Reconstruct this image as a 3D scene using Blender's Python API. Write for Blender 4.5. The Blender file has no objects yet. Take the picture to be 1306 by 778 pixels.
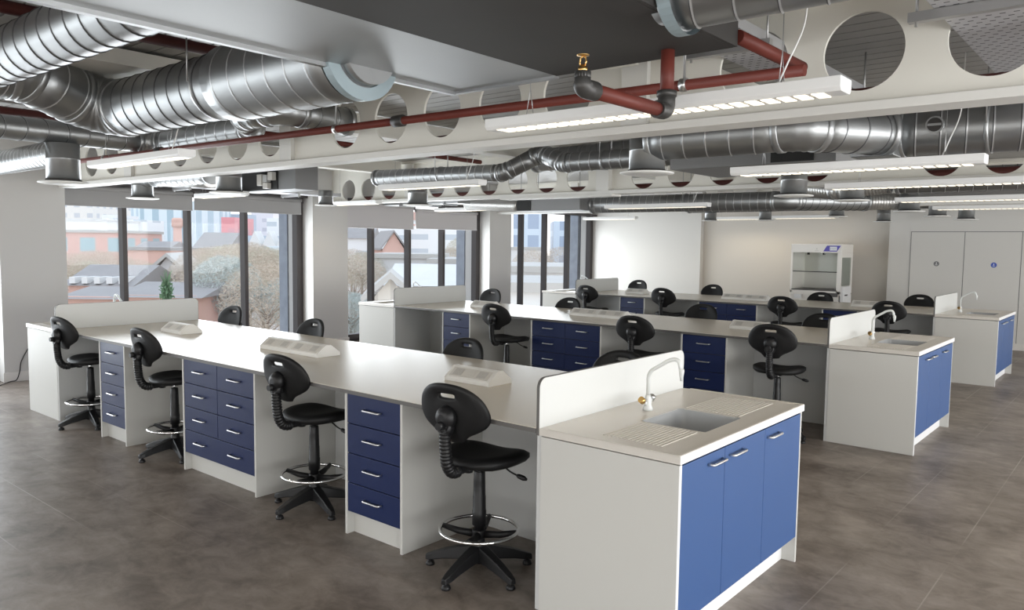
import bpy, bmesh, math, random
from mathutils import Vector, Matrix
random.seed(7)
scene = bpy.context.scene
COL = scene.collection
PI = math.pi
R = math.radians

# ------------------------------------------------------------------ camera
F_PX = 989.3
YAW, PITCH, ROLL, CAMH = R(39.95), R(-4.475), R(0.70), 1.7755
cam_d = bpy.data.cameras.new('camera')
cam = bpy.data.objects.new('camera', cam_d)
COL.objects.link(cam)
cam_d.sensor_fit = 'HORIZONTAL'
cam_d.sensor_width = 36.0
cam_d.lens = 36.0 * F_PX / 1306.0
cam_d.clip_start = 0.05
cam_d.clip_end = 3000
fw = Vector((-math.sin(YAW) * math.cos(PITCH), math.cos(YAW) * math.cos(PITCH), math.sin(PITCH)))
rt = Vector((math.cos(YAW), math.sin(YAW), 0))
up = rt.cross(fw)
r2 = math.cos(ROLL) * rt + math.sin(ROLL) * up
u2 = -math.sin(ROLL) * rt + math.cos(ROLL) * up
M = Matrix((r2, u2, -fw)).transposed().to_4x4()
M.translation = (0, 0, CAMH)
cam.matrix_world = M
scene.camera = cam


# ------------------------------------------------------------------ materials
def new_mat(name):
    m = bpy.data.materials.new(name)
    m.use_nodes = True
    nt = m.node_tree
    b = nt.nodes['Principled BSDF']
    return m, nt, b


def mat(name, col, rough=0.5, metal=0.0, spec=0.5, noise=0.0, nscale=8.0, bump=0.0, bscale=40.0, coat=0.0):
    m, nt, b = new_mat(name)
    b.inputs['Base Color'].default_value = (*col, 1)
    b.inputs['Roughness'].default_value = rough
    b.inputs['Metallic'].default_value = metal
    b.inputs['Specular IOR Level'].default_value = spec
    b.inputs['Coat Weight'].default_value = coat
    if noise > 0 or bump > 0:
        tc = nt.nodes.new('ShaderNodeTexCoord')
    if noise > 0:
        n = nt.nodes.new('ShaderNodeTexNoise')
        n.inputs['Scale'].default_value = nscale
        n.inputs['Detail'].default_value = 4
        nt.links.new(tc.outputs['Object'], n.inputs['Vector'])
        mx = nt.nodes.new('ShaderNodeMixRGB')
        mx.inputs[1].default_value = (*[c * (1 - noise) for c in col], 1)
        mx.inputs[2].default_value = (*[min(1, c * (1 + noise)) for c in col], 1)
        nt.links.new(n.outputs['Fac'], mx.inputs[0])
        nt.links.new(mx.outputs[0], b.inputs['Base Color'])
    if bump > 0:
        n2 = nt.nodes.new('ShaderNodeTexNoise')
        n2.inputs['Scale'].default_value = bscale
        nt.links.new(tc.outputs['Object'], n2.inputs['Vector'])
        bp = nt.nodes.new('ShaderNodeBump')
        bp.inputs['Strength'].default_value = bump
        bp.inputs['Distance'].default_value = 0.01
        nt.links.new(n2.outputs['Fac'], bp.inputs['Height'])
        nt.links.new(bp.outputs['Normal'], b.inputs['Normal'])
    return m


def emis(name, col, strength):
    m, nt, b = new_mat(name)
    b.inputs['Base Color'].default_value = (*col, 1)
    b.inputs['Emission Color'].default_value = (*col, 1)
    b.inputs['Emission Strength'].default_value = strength
    return m


def glass_mat(name, tint=(1, 1, 1), refl=1.0):
    m = bpy.data.materials.new(name)
    m.use_nodes = True
    nt = m.node_tree
    nt.nodes.clear()
    o = nt.nodes.new('ShaderNodeOutputMaterial')
    mx = nt.nodes.new('ShaderNodeMixShader')
    t = nt.nodes.new('ShaderNodeBsdfTransparent')
    t.inputs[0].default_value = (*tint, 1)
    g = nt.nodes.new('ShaderNodeBsdfGlossy')
    g.inputs['Roughness'].default_value = 0.02
    lw = nt.nodes.new('ShaderNodeLayerWeight')
    pw = nt.nodes.new('ShaderNodeMath'); pw.operation = 'POWER'; pw.inputs[1].default_value = 5.0
    nt.links.new(lw.outputs['Facing'], pw.inputs[0])
    fr = nt.nodes.new('ShaderNodeMath'); fr.operation = 'MULTIPLY_ADD'
    fr.inputs[1].default_value = 0.6; fr.inputs[2].default_value = 0.012
    nt.links.new(pw.outputs[0], fr.inputs[0])
    mu = nt.nodes.new('ShaderNodeMath')
    mu.operation = 'MULTIPLY'
    mu.inputs[1].default_value = refl
    nt.links.new(fr.outputs[0], mu.inputs[0])
    nt.links.new(mu.outputs[0], mx.inputs[0])
    nt.links.new(t.outputs[0], mx.inputs[1])
    nt.links.new(g.outputs[0], mx.inputs[2])
    nt.links.new(mx.outputs[0], o.inputs[0])
    return m


def floor_mat():
    m, nt, b = new_mat('vinyl_floor')
    L = nt.links.new
    geo = nt.nodes.new('ShaderNodeNewGeometry')
    n1 = nt.nodes.new('ShaderNodeTexNoise')
    n1.inputs['Scale'].default_value = 1.3
    n1.inputs['Detail'].default_value = 6
    n1.inputs['Roughness'].default_value = 0.62
    L(geo.outputs['Position'], n1.inputs['Vector'])
    n2 = nt.nodes.new('ShaderNodeTexNoise')
    n2.inputs['Scale'].default_value = 5.5
    n2.inputs['Detail'].default_value = 8
    n2.inputs['Roughness'].default_value = 0.7
    n2.inputs['Distortion'].default_value = 0.6
    mp = nt.nodes.new('ShaderNodeMapping')
    mp.inputs['Scale'].default_value = (0.85, 1.2, 1)
    mp.inputs['Rotation'].default_value = (0, 0, R(25))
    L(geo.outputs['Position'], mp.inputs['Vector'])
    L(mp.outputs[0], n2.inputs['Vector'])
    ad = nt.nodes.new('ShaderNodeMath')
    ad.operation = 'MULTIPLY_ADD'
    ad.inputs[1].default_value = 0.55
    L(n1.outputs['Fac'], ad.inputs[0])
    mm = nt.nodes.new('ShaderNodeMath')
    mm.operation = 'MULTIPLY'
    mm.inputs[1].default_value = 0.45
    L(n2.outputs['Fac'], mm.inputs[0])
    L(mm.outputs[0], ad.inputs[2])
    cr = nt.nodes.new('ShaderNodeValToRGB')
    cr.color_ramp.elements[0].position = 0.38
    cr.color_ramp.elements[0].color = (0.098, 0.077, 0.062, 1)
    cr.color_ramp.elements[1].position = 0.64
    cr.color_ramp.elements[1].color = (0.300, 0.258, 0.225, 1)
    L(ad.outputs[0], cr.inputs[0])
    # faint pale joints of the large sheet tiles
    sx = nt.nodes.new('ShaderNodeSeparateXYZ')
    L(geo.outputs['Position'], sx.inputs[0])

    def joint(out, off, pitch):
        a = nt.nodes.new('ShaderNodeMath'); a.operation = 'ADD'; a.inputs[1].default_value = off
        L(out, a.inputs[0])
        mo = nt.nodes.new('ShaderNodeMath'); mo.operation = 'PINGPONG'; mo.inputs[1].default_value = pitch / 2
        L(a.outputs[0], mo.inputs[0])
        lt = nt.nodes.new('ShaderNodeMath'); lt.operation = 'LESS_THAN'; lt.inputs[1].default_value = 0.0035
        L(mo.outputs[0], lt.inputs[0])
        return lt.outputs[0]
    jx = joint(sx.outputs['X'], 1.27, 0.44)
    jy = joint(sx.outputs['Y'], -1.9, 0.40)
    def fade(out, a, b_):
        mr = nt.nodes.new('ShaderNodeMapRange'); mr.clamp = True
        mr.inputs['From Min'].default_value = a; mr.inputs['From Max'].default_value = b_
        mr.inputs['To Min'].default_value = 0.0; mr.inputs['To Max'].default_value = 1.0
        L(sx.outputs['X'], mr.inputs['Value'])
        q = nt.nodes.new('ShaderNodeMath'); q.operation = 'MULTIPLY'
        L(out, q.inputs[0]); L(mr.outputs[0], q.inputs[1])
        return q.outputs[0]
    mxm = nt.nodes.new('ShaderNodeMath'); mxm.operation = 'MAXIMUM'
    L(fade(jx, -3.2, -1.4), mxm.inputs[0]); L(fade(jy, -3.6, -5.4), mxm.inputs[1])
    n3 = nt.nodes.new('ShaderNodeTexNoise'); n3.inputs['Scale'].default_value = 0.9
    L(geo.outputs['Position'], n3.inputs['Vector'])
    st = nt.nodes.new('ShaderNodeMapRange')
    st.inputs['From Min'].default_value = 0.42; st.inputs['From Max'].default_value = 0.66
    st.inputs['To Min'].default_value = 0.05; st.inputs['To Max'].default_value = 0.6
    L(n3.outputs['Fac'], st.inputs['Value'])
    mj = nt.nodes.new('ShaderNodeMath'); mj.operation = 'MULTIPLY'
    L(mxm.outputs[0], mj.inputs[0]); L(st.outputs[0], mj.inputs[1])
    mix = nt.nodes.new('ShaderNodeMixRGB')
    mix.inputs[2].default_value = (0.42, 0.38, 0.34, 1)
    L(mj.outputs[0], mix.inputs[0]); L(cr.outputs[0], mix.inputs[1])
    L(mix.outputs[0], b.inputs['Base Color'])
    b.inputs['Roughness'].default_value = 0.42
    b.inputs['Specular IOR Level'].default_value = 0.4
    bp = nt.nodes.new('ShaderNodeBump'); bp.inputs['Strength'].default_value = 0.06
    L(n2.outputs['Fac'], bp.inputs['Height']); L(bp.outputs[0], b.inputs['Normal'])
    return m


def stripes_mat(name, a, b_, pitch_h, pitch_v, dens_h=0.5, dens_v=0.5, rough=0.4):
    """facade of windows: colour b_ panes on a colour a wall, in object space (x across, z up)"""
    m, nt, b = new_mat(name)
    L = nt.links.new
    tc = nt.nodes.new('ShaderNodeTexCoord')
    sx = nt.nodes.new('ShaderNodeSeparateXYZ')
    L(tc.outputs['Object'], sx.inputs[0])
    ax = nt.nodes.new('ShaderNodeMath'); ax.operation = 'ADD'
    L(sx.outputs['X'], ax.inputs[0]); L(sx.outputs['Y'], ax.inputs[1])

    def band(out, p, d):
        dv = nt.nodes.new('ShaderNodeMath'); dv.operation = 'DIVIDE'; dv.inputs[1].default_value = p
        L(out, dv.inputs[0])
        fr = nt.nodes.new('ShaderNodeMath'); fr.operation = 'FRACT'
        L(dv.outputs[0], fr.inputs[0])
        lt = nt.nodes.new('ShaderNodeMath'); lt.operation = 'LESS_THAN'; lt.inputs[1].default_value = d
        L(fr.outputs[0], lt.inputs[0])
        return lt.outputs[0]
    u = band(ax.outputs[0], pitch_h, dens_h)
    v = band(sx.outputs['Z'], pitch_v, dens_v)
    mu = nt.nodes.new('ShaderNodeMath'); mu.operation = 'MULTIPLY'
    L(u, mu.inputs[0]); L(v, mu.inputs[1])
    mx = nt.nodes.new('ShaderNodeMixRGB')
    mx.inputs[1].default_value = (*a, 1); mx.inputs[2].default_value = (*b_, 1)
    L(mu.outputs[0], mx.inputs[0]); L(mx.outputs[0], b.inputs['Base Color'])
    b.inputs['Roughness'].default_value = rough
    return m


m_wall = mat('wall_paint', (0.62, 0.605, 0.575), 0.85, spec=0.2)
m_wall_warm = mat('wall_paint_warm', (0.60, 0.565, 0.515), 0.85, spec=0.2)
m_col = mat('column_paint', (0.56, 0.55, 0.53), 0.85, spec=0.2)
m_lam = mat('white_laminate', (0.53, 0.525, 0.50), 0.5, spec=0.3)
m_lam_in = mat('grey_white_laminate', (0.50, 0.505, 0.50), 0.55, spec=0.3)
m_edge = mat('white_edge_band', (0.8, 0.8, 0.8), 0.4)
m_top = mat('worktop_laminate', (0.57, 0.52, 0.44), 0.24, spec=0.5)
m_topedge = mat('dark_worktop_edge', (0.10, 0.095, 0.09), 0.5)
m_sink = mat('moulded_sink', (0.58, 0.55, 0.505), 0.28, spec=0.5)
m_basin = mat('basin_grey', (0.33, 0.345, 0.36), 0.35)
m_splash = mat('splash_laminate', (0.62, 0.63, 0.62), 0.4)
m_door = mat('blue_door', (0.044, 0.096, 0.243), 0.42, spec=0.35)
m_drawer = mat('navy_drawer', (0.011, 0.020, 0.074), 0.36, spec=0.25)
m_chrome = mat('chrome', (0.82, 0.82, 0.82), 0.12, metal=1.0)
m_steel = mat('brushed_steel', (0.62, 0.62, 0.62), 0.3, metal=1.0)
m_brass = mat('brass', (0.66, 0.42, 0.16), 0.28, metal=1.0)
m_black = mat('black_polyurethane', (0.007, 0.007, 0.0075), 0.52, spec=0.3, bump=0.08, bscale=160)
m_blackp = mat('black_plastic', (0.009, 0.009, 0.010), 0.42, spec=0.35)
m_epoxy = mat('white_epoxy_tap', (0.62, 0.64, 0.63), 0.3)
m_pod = mat('white_pod', (0.74, 0.73, 0.70), 0.4)
m_podface = mat('pod_socket_plate', (0.60, 0.58, 0.54), 0.35)
m_socket = mat('socket_grey', (0.47, 0.455, 0.43), 0.4)
m_galv = mat('galvanised_duct', (0.33, 0.338, 0.34), 0.38, metal=0.9, noise=0.14, nscale=5, bump=0.03, bscale=25)
m_galv2 = mat('galvanised_bright', (0.40, 0.41, 0.415), 0.36, metal=0.85, noise=0.12, nscale=6)
m_galvbox = mat('galvanised_sheet', (0.36, 0.37, 0.375), 0.40, metal=0.65, noise=0.05, nscale=2)
m_seam_lit = mat('duct_seam_bright', (0.62, 0.63, 0.64), 0.35, metal=0.7)  # painted highlight for one flank of each seam ridge
m_seam_shade = mat('duct_seam_shadow', (0.10, 0.10, 0.105), 0.5, metal=0.5)  # painted shade for the opposite flank of the ridge
m_casing = mat('dull_grey_casing', (0.20, 0.20, 0.20), 0.5, metal=0.3)
m_flex = mat('flexible_duct_foil', (0.56, 0.555, 0.54), 0.36, metal=0.8)
m_ring = mat('pale_duct_collar', (0.30, 0.37, 0.40), 0.45, metal=0.2)
m_dark = mat('dark_insulation', (0.030, 0.027, 0.025), 0.65, noise=0.1, nscale=6)
m_blackbox = mat('black_fan_box', (0.010, 0.010, 0.010), 0.7)
m_deck = mat('metal_deck', (0.40, 0.39, 0.375), 0.5, metal=0.35)
m_deckgap = mat('deck_groove', (0.05, 0.05, 0.05), 0.8)
m_beam = mat('cream_steel_paint', (0.76, 0.74, 0.675), 0.55, noise=0.03, nscale=4)
m_flange = mat('white_flange_paint', (0.70, 0.69, 0.655), 0.5)
m_red = mat('red_pipe_paint', (0.135, 0.030, 0.022), 0.5, spec=0.3)
m_redox = mat('red_oxide_pipe', (0.10, 0.022, 0.018), 0.6)
m_iron = mat('black_iron_fitting', (0.06, 0.058, 0.056), 0.45, metal=0.4)
m_lighth = mat('light_housing', (0.80, 0.80, 0.79), 0.4)
m_led = emis('led_cells', (1.0, 0.91, 0.74), 1.1)
m_wire = mat('white_flex', (0.75, 0.75, 0.73), 0.5)
m_rod = mat('zinc_rod', (0.45, 0.45, 0.45), 0.4, metal=0.8)
m_diff = mat('diffuser_white', (0.78, 0.78, 0.76), 0.45)
m_mull = mat('dark_window_frame', (0.052, 0.044, 0.043), 0.45)
m_blind = mat('grey_blind', (0.36, 0.355, 0.35), 0.8)
m_blindl = mat('pale_blind', (0.55, 0.53, 0.53), 0.8)
m_glass = glass_mat('window_glass')
m_base = mat('baseboard_paint', (0.66, 0.635, 0.60), 0.5)
m_floor = floor_mat()
m_hood = mat('hood_white', (0.82, 0.79, 0.74), 0.35)
m_hoodin = mat('hood_grey_liner', (0.72, 0.71, 0.67), 0.4)
m_purple = mat('purple_panel', (0.09, 0.075, 0.42), 0.4)
m_screen = mat('white_screen', (0.8, 0.8, 0.82), 0.4)
m_signgrey = mat('sign_grey', (0.17, 0.17, 0.17), 0.4)
m_signblue = mat('sign_blue', (0.05, 0.10, 0.45), 0.4)
m_white = mat('plain_white', (0.8, 0.8, 0.8), 0.5)
m_tray = mat('cable_tray_zinc', (0.52, 0.525, 0.54), 0.42, metal=0.6)
m_trayhole = None
def slot_mat():
    m, nt, b = new_mat('perforated_zinc')
    L = nt.links.new
    tc = nt.nodes.new('ShaderNodeTexCoord'); sx = nt.nodes.new('ShaderNodeSeparateXYZ'); L(tc.outputs['Object'], sx.inputs[0])
    def M_(op, a, b_=None, v=None):
        n = nt.nodes.new('ShaderNodeMath'); n.operation = op
        L(a, n.inputs[0])
        if b_ is not None: L(b_, n.inputs[1])
        if v is not None: n.inputs[1].default_value = v
        return n.outputs[0]
    yv = M_('DIVIDE', sx.outputs['Y'], v=0.05); row = M_('FLOOR', yv); odd = M_('MULTIPLY', M_('MODULO', row, v=2.0), v=0.5)
    xv = M_('ADD', M_('DIVIDE', sx.outputs['X'], v=0.05), odd)
    dx = M_('ABSOLUTE', M_('SUBTRACT', M_('FRACT', xv), v=0.5)); dy = M_('ABSOLUTE', M_('SUBTRACT', M_('FRACT', yv), v=0.5))
    hole = M_('MULTIPLY', M_('LESS_THAN', dx, v=0.22), M_('LESS_THAN', dy, v=0.11))
    mx = nt.nodes.new('ShaderNodeMixRGB'); mx.inputs[1].default_value = (0.62, 0.62, 0.64, 1); mx.inputs[2].default_value = (0.06, 0.06, 0.065, 1)
    L(hole, mx.inputs[0]); L(mx.outputs[0], b.inputs['Base Color'])
    b.inputs['Roughness'].default_value = 0.45; b.inputs['Metallic'].default_value = 0.35
    return m
m_trayfloor = slot_mat()
m_gap = mat('panel_gap', (0.20, 0.20, 0.20), 0.7)
# outdoors; most colours mixed towards white to paint in distance haze
m_brick = stripes_mat('red_brick_teal_windows', (0.625, 0.394, 0.338), (0.352, 0.471, 0.492), 5.4, 6.7, 0.55, 0.40)
m_brickp = mat('orange_brick', (0.646, 0.415, 0.345), 0.8, noise=0.15, nscale=0.4)
m_glasst = stripes_mat('pale_blue_glass_tower', (0.674, 0.744, 0.772), (0.394, 0.506, 0.562), 5.5, 400, 0.45, 1.0)
m_glasst2 = stripes_mat('grey_glass_tower', (0.702, 0.772, 0.800), (0.478, 0.583, 0.639), 4.4, 400, 0.5, 1.0)
m_whiteb = stripes_mat('white_block_facade', (0.814, 0.814, 0.800), (0.555, 0.590, 0.618), 9, 4.2, 0.6, 0.38)
m_cream = stripes_mat('cream_block_facade', (0.800, 0.758, 0.702), (0.590, 0.590, 0.604), 5, 4.0, 0.45, 0.45)
m_slab = stripes_mat('lilac_slab_facade', (0.772, 0.730, 0.758), (0.590, 0.562, 0.604), 6, 4.0, 0.5, 0.4)
m_lattice = stripes_mat('blue_lattice_facade', (0.590, 0.660, 0.730), (0.352, 0.415, 0.520), 6, 7, 0.62, 0.7)
m_redb = stripes_mat('bright_red_facade', (0.744, 0.296, 0.310), (0.625, 0.310, 0.338), 5, 8, 0.5, 0.5)
m_bluegrey = mat('blue_grey_facade', (0.478, 0.534, 0.604), 0.6)
m_slate = mat('slate_roof', (0.30, 0.28, 0.27), 0.7, noise=0.12, nscale=0.7)
m_palegrey = mat('pale_grey_roof', (0.632, 0.618, 0.604), 0.7, noise=0.08, nscale=0.6)
m_paleroof = mat('bleached_roof', (0.47, 0.45, 0.42), 0.7, noise=0.08, nscale=0.5)
m_timber = stripes_mat('pale_timber_gable', (0.674, 0.625, 0.555), (0.555, 0.513, 0.457), 0.9, 60, 0.3, 1.0)
m_render = mat('white_render', (0.70, 0.69, 0.67), 0.8)
m_ground = mat('city_ground', (0.520, 0.485, 0.450), 0.95, noise=0.2, nscale=0.05)
m_twig = mat('bare_twigs_brown', (0.54, 0.45, 0.36), 0.9, noise=0.3, nscale=0.8)
m_twig2 = mat('bare_twigs_olive', (0.52, 0.48, 0.37), 0.9, noise=0.3, nscale=0.8)
m_twig3 = mat('grey_green_bush', (0.50, 0.54, 0.51), 0.9, noise=0.3, nscale=0.8)
m_conif = mat('conifer_green', (0.13, 0.22, 0.12), 0.9, noise=0.3, nscale=0.8)
m_trunk = mat('tree_bark', (0.34, 0.28, 0.22), 0.9)
m_extbrick = mat('blue_grey_brick', (0.28, 0.31, 0.36), 0.8, noise=0.25, nscale=7)


# ------------------------------------------------------------------ mesh helpers
class MB:
    def __init__(self):
        self.v, self.f, self.s = [], [], []

    def add(self, vs, fs, smooth=False, mtx=None):
        b = len(self.v)
        self.v += [tuple(mtx @ Vector(p)) if mtx else tuple(p) for p in vs]
        self.f += [tuple(b + i for i in f) for f in fs]
        self.s += [smooth] * len(fs)
        return self

    def box(self, x0, x1, y0, y1, z0, z1, mtx=None):
        x0, x1 = min(x0, x1), max(x0, x1); y0, y1 = min(y0, y1), max(y0, y1); z0, z1 = min(z0, z1), max(z0, z1)
        vs = [(x0, y0, z0), (x1, y0, z0), (x1, y1, z0), (x0, y1, z0), (x0, y0, z1), (x1, y0, z1), (x1, y1, z1), (x0, y1, z1)]
        fs = [(0, 3, 2, 1), (4, 5, 6, 7), (0, 1, 5, 4), (1, 2, 6, 5), (2, 3, 7, 6), (3, 0, 4, 7)]
        return self.add(vs, fs, False, mtx)

    def prism(self, poly, axis, a, b, smooth=False, mtx=None):
        n = len(poly)

        def P(p, t):
            return {'x': (t, p[0], p[1]), 'y': (p[0], t, p[1]), 'z': (p[0], p[1], t)}[axis]
        vs = [P(p, a) for p in poly] + [P(p, b) for p in poly]
        self.add(vs, [tuple(range(n))[::-1], tuple(range(n, 2 * n))], False, mtx)
        o = len(self.v) - 2 * n
        self.f += [(o + i, o + (i + 1) % n, o + n + (i + 1) % n, o + n + i) for i in range(n)]
        self.s += [smooth] * n
        return self

    def sweep(self, pts, rads, n=16, caps=True, shear=None, closed=False, smooth=True):
        pts = [Vector(p) for p in pts]
        m = len(pts)
        if not isinstance(rads, (list, tuple)):
            rads = [rads] * m
        tans = []
        for i in range(m):
            if closed:
                t = pts[(i + 1) % m] - pts[i - 1]
            else:
                t = pts[min(i + 1, m - 1)] - pts[max(i - 1, 0)]
            tans.append(t.normalized())
        t0 = tans[0]
        a = Vector((0, 0, 1)) if abs(t0.z) < 0.9 else Vector((1, 0, 0))
        nrm = (a - t0 * a.dot(t0)).normalized()
        b = len(self.v)
        for i in range(m):
            t = tans[i]
            nrm = (nrm - t * nrm.dot(t)).normalized()
            bi = t.cross(nrm)
            sh = shear[i] if shear else 0
            for k in range(n):
                th = 2 * PI * k / n
                p = pts[i] + (nrm * math.cos(th) + bi * math.sin(th)) * rads[i] + t * (sh * math.sin(th))
                self.v.append(tuple(p))
        mm = m if closed else m - 1
        for i in range(mm):
            j = (i + 1) % m
            for k in range(n):
                k2 = (k + 1) % n
                self.f.append((b + i * n + k, b + i * n + k2, b + j * n + k2, b + j * n + k)); self.s.append(smooth)
        if caps and not closed:
            self.f.append(tuple(b + k for k in range(n))[::-1]); self.s.append(False)
            self.f.append(tuple(b + (m - 1) * n + k for k in range(n))); self.s.append(False)
        return self

    def cyl(self, p0, p1, r, n=12, r1=None, smooth=True):
        return self.sweep([p0, p1], [r, r if r1 is None else r1], n, True, smooth=smooth)

    def lathe(self, prof, c=(0, 0, 0), n=24, smooth=True):
        b = len(self.v)
        for r, z in prof:
            for k in range(n):
                th = 2 * PI * k / n
                self.v.append((c[0] + r * math.cos(th), c[1] + r * math.sin(th), c[2] + z))
        for i in range(len(prof) - 1):
            for k in range(n):
                k2 = (k + 1) % n
                self.f.append((b + i * n + k, b + i * n + k2, b + (i + 1) * n + k2, b + (i + 1) * n + k)); self.s.append(smooth)
        if prof[0][0] > 1e-5:
            self.f.append(tuple(b + k for k in range(n))[::-1]); self.s.append(False)
        if prof[-1][0] > 1e-5:
            o = b + (len(prof) - 1) * n
            self.f.append(tuple(o + k for k in range(n))); self.s.append(False)
        return self

    def mesh(self, name):
        me = bpy.data.meshes.new(name)
        me.from_pydata(self.v, [], self.f)
        me.polygons.foreach_set('use_smooth', self.s)
        me.update()
        return me


def obj(name, mb, m, parent=None, label=None, bevel=0.0, loc=None, sharp=False):
    me = mb.mesh(name) if isinstance(mb, MB) else mb
    me.materials.clear()
    me.materials.append(m)
    o = bpy.data.objects.new(name, me)
    COL.objects.link(o)
    if parent:
        o.parent = parent
    if loc:
        o.location = loc
    if label:
        o['label'] = label
    if bevel:
        bv = o.modifiers.new('bevel', 'BEVEL')
        bv.width = bevel; bv.segments = 2; bv.limit_method = 'ANGLE'; bv.angle_limit = R(40)
    return o


def tag(o, label=None, cat=None, group=None, kind=None):
    if label: o['label'] = label
    if cat: o['category'] = cat
    if group: o['group'] = group
    if kind: o['kind'] = kind
    return o


def thing(name, label, cat, loc=(0, 0, 0), rz=0.0, group=None):
    o = bpy.data.objects.new(name, None)
    o.empty_display_size = 0.1
    COL.objects.link(o)
    o.location = loc
    o.rotation_euler = (0, 0, rz)
    return tag(o, label, cat, group)


def struct(name, mb, m, parent=None, bevel=0.0):
    o = obj(name, mb, m, parent, bevel=bevel)
    if not parent:
        o['kind'] = 'structure'
    return o


def dup(root, label, loc, rz=0.0, group=None):
    c = root.copy(); COL.objects.link(c)
    c['label'] = label
    c.location = loc; c.rotation_euler = (0, 0, rz)
    if group: c['group'] = group

    def rec(src, dst):
        for ch in list(src.children):
            d = ch.copy(); COL.objects.link(d); d.parent = dst
            rec(ch, d)
    rec(root, c)
    return c


def spline(ctrl, per=8, closed=True):
    """Catmull-Rom through 2-D or 3-D control points"""
    n = len(ctrl)
    out = []
    P = [Vector(p) for p in ctrl]
    rng = n if closed else n - 1
    for i in range(rng):
        if closed:
            p0, p1, p2, p3 = P[i - 1], P[i], P[(i + 1) % n], P[(i + 2) % n]
        else:
            p0, p1, p2, p3 = P[max(i - 1, 0)], P[i], P[i + 1], P[min(i + 2, n - 1)]
        for k in range(per):
            t = k / per
            out.append(0.5 * ((2 * p1) + (p2 - p0) * t + (2 * p0 - 5 * p1 + 4 * p2 - p3) * t * t + (3 * p1 - p0 - 3 * p2 + p3) * t ** 3))
    if not closed:
        out.append(P[-1])
    return out


def fillet(pts, rad, seg=6):
    """polyline with rounded corners"""
    P = [Vector(p) for p in pts]
    out = [P[0]]
    for i in range(1, len(P) - 1):
        a = (P[i - 1] - P[i]); b = (P[i + 1] - P[i])
        d = min(rad, a.length * 0.49, b.length * 0.49)
        A = P[i] + a.normalized() * d; B = P[i] + b.normalized() * d
        for k in range(seg + 1):
            t = k / seg
            out.append((1 - t) ** 2 * A + 2 * t * (1 - t) * P[i] + t * t * B)
    out.append(P[-1])
    return out


# ------------------------------------------------------------------ room shell
XW = -11.20          # glazing plane
XC = -10.85          # column faces
XE = 4.6             # wall on the other side, behind the camera
YB = -4.2            # wall behind the camera
YF = 16.45
HC = 3.02            # soffit of the metal deck
struct('floor', MB().box(XW - 0.3, XE, YB, YF + 0.4, -0.12, 0.0), m_floor)

# corrugated deck: flat soffit strips with narrow grooves, ribs running along the benches
dk = MB(); dg = MB()
y = YB
while y < YF + 0.4:
    dk.box(XW - 0.3, XE, y, y + 0.138, HC, HC + 0.02)
    y += 0.152
struct('ceiling', dk, m_deck)
struct('ceiling_slab', MB().box(XW - 0.3, XE, YB, YF + 0.4, HC + 0.06, HC + 0.2), m_deckgap)

# columns on the window wall
COLS = [(3.24, 3.99), (7.78, 8.50), (12.20, 12.90), (-1.15, -0.45)]
for (a, b) in COLS:
    c_ = struct('column', MB().box(XW - 0.35, XC, a, b, 0, HC), m_col)
    s_ = struct('baseboard', MB().box(XC, XC + 0.015, a - 0.015, b + 0.015, 0, 0.12), m_base)
struct('wall_window_lintel', MB().box(XW - 0.3, XW - 0.02, YB, YF + 0.3, 2.55, HC), m_wall)
struct('wall_window_upstand', MB().box(XW - 0.3, XW - 0.02, YB, YF + 0.3, 0, 0.03), m_mull)
# brick piers outside, seen through the end panes
for (a, b) in COLS:
    struct('trim_pier', MB().box(XW - 0.60, XW - 0.36, a - 0.02, b + 0.05, -14, 4), m_extbrick)
struct('trim_pier', MB().box(XW - 0.62, XW - 0.36, 16.40, 16.9, -14, 4), m_extbrick)


def window(n, y0, y1, mulls, w_m=0.115, zt=2.5):
    """glazing bay with its frame; mullions at the listed centres"""
    root = bpy.data.objects.new('window_%d' % n, None)
    COL.objects.link(root)
    root['kind'] = 'structure'
    fr = MB()
    fr.box(XW - 0.06, XW + 0.06, y0, y1, 0.03, 0.12)
    fr.box(XW - 0.06, XW + 0.06, y0, y1, zt, 2.56)
    fr.box(XW - 0.06, XW + 0.07, y0, y0 + 0.05, 0.03, zt)
    fr.box(XW - 0.06, XW + 0.07, y1 - 0.12, y1, 0.03, zt)
    obj('window_frame', fr, m_mull, root)
    for my in mulls:
        obj('mullion', MB().box(XW - 0.06, XW + 0.08, my - w_m / 2, my + w_m / 2, 0.12, zt), m_mull, root, bevel=0.004)
    ed = [y0] + list(mulls) + [y1]
    for a, b in zip(ed[:-1], ed[1:]):
        obj('pane', MB().box(XW - 0.012, XW - 0.008, a, b, 0.1, zt), m_glass, root)
    return root


window(1, 3.99, 7.78, [4.85, 5.79, 6.72], 0.062)
window(2, 8.50, 12.20, [9.29, 10.20, 11.12], 0.062)
window(3, 12.90, 16.45, [13.64, 14.51, 15.42], 0.062)
window(4, -0.45, 3.24, [0.5, 1.4, 2.3], 0.13)
window(5, YB, -1.15, [-3.2, -2.2], 0.13)

# roller blinds
def blind(y0, y1, z0, m, label, z1=2.46):
    t = thing('roller_blind', label, 'blind', (XW + 0.14, (y0 + y1) / 2, z0))
    h = (y1 - y0) / 2
    obj('blind_fabric', MB().box(-0.004, 0.004, -h, h, 0, z1 - z0), m, t)
    obj('bottom_bar', MB().box(-0.012, 0.012, -h, h, -0.022, 0.004), m, t, bevel=0.004)
    obj('roller_tube', MB().cyl((0, -h, z1 - z0), (0, h, z1 - z0), 0.035, 14), m, t)
    obj('end_bracket', MB().box(-0.03, 0.03, h, h + 0.026,  z1 - z0 - 0.05, z1 - z0 + 0.06), m_mull, t)
    return t


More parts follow.
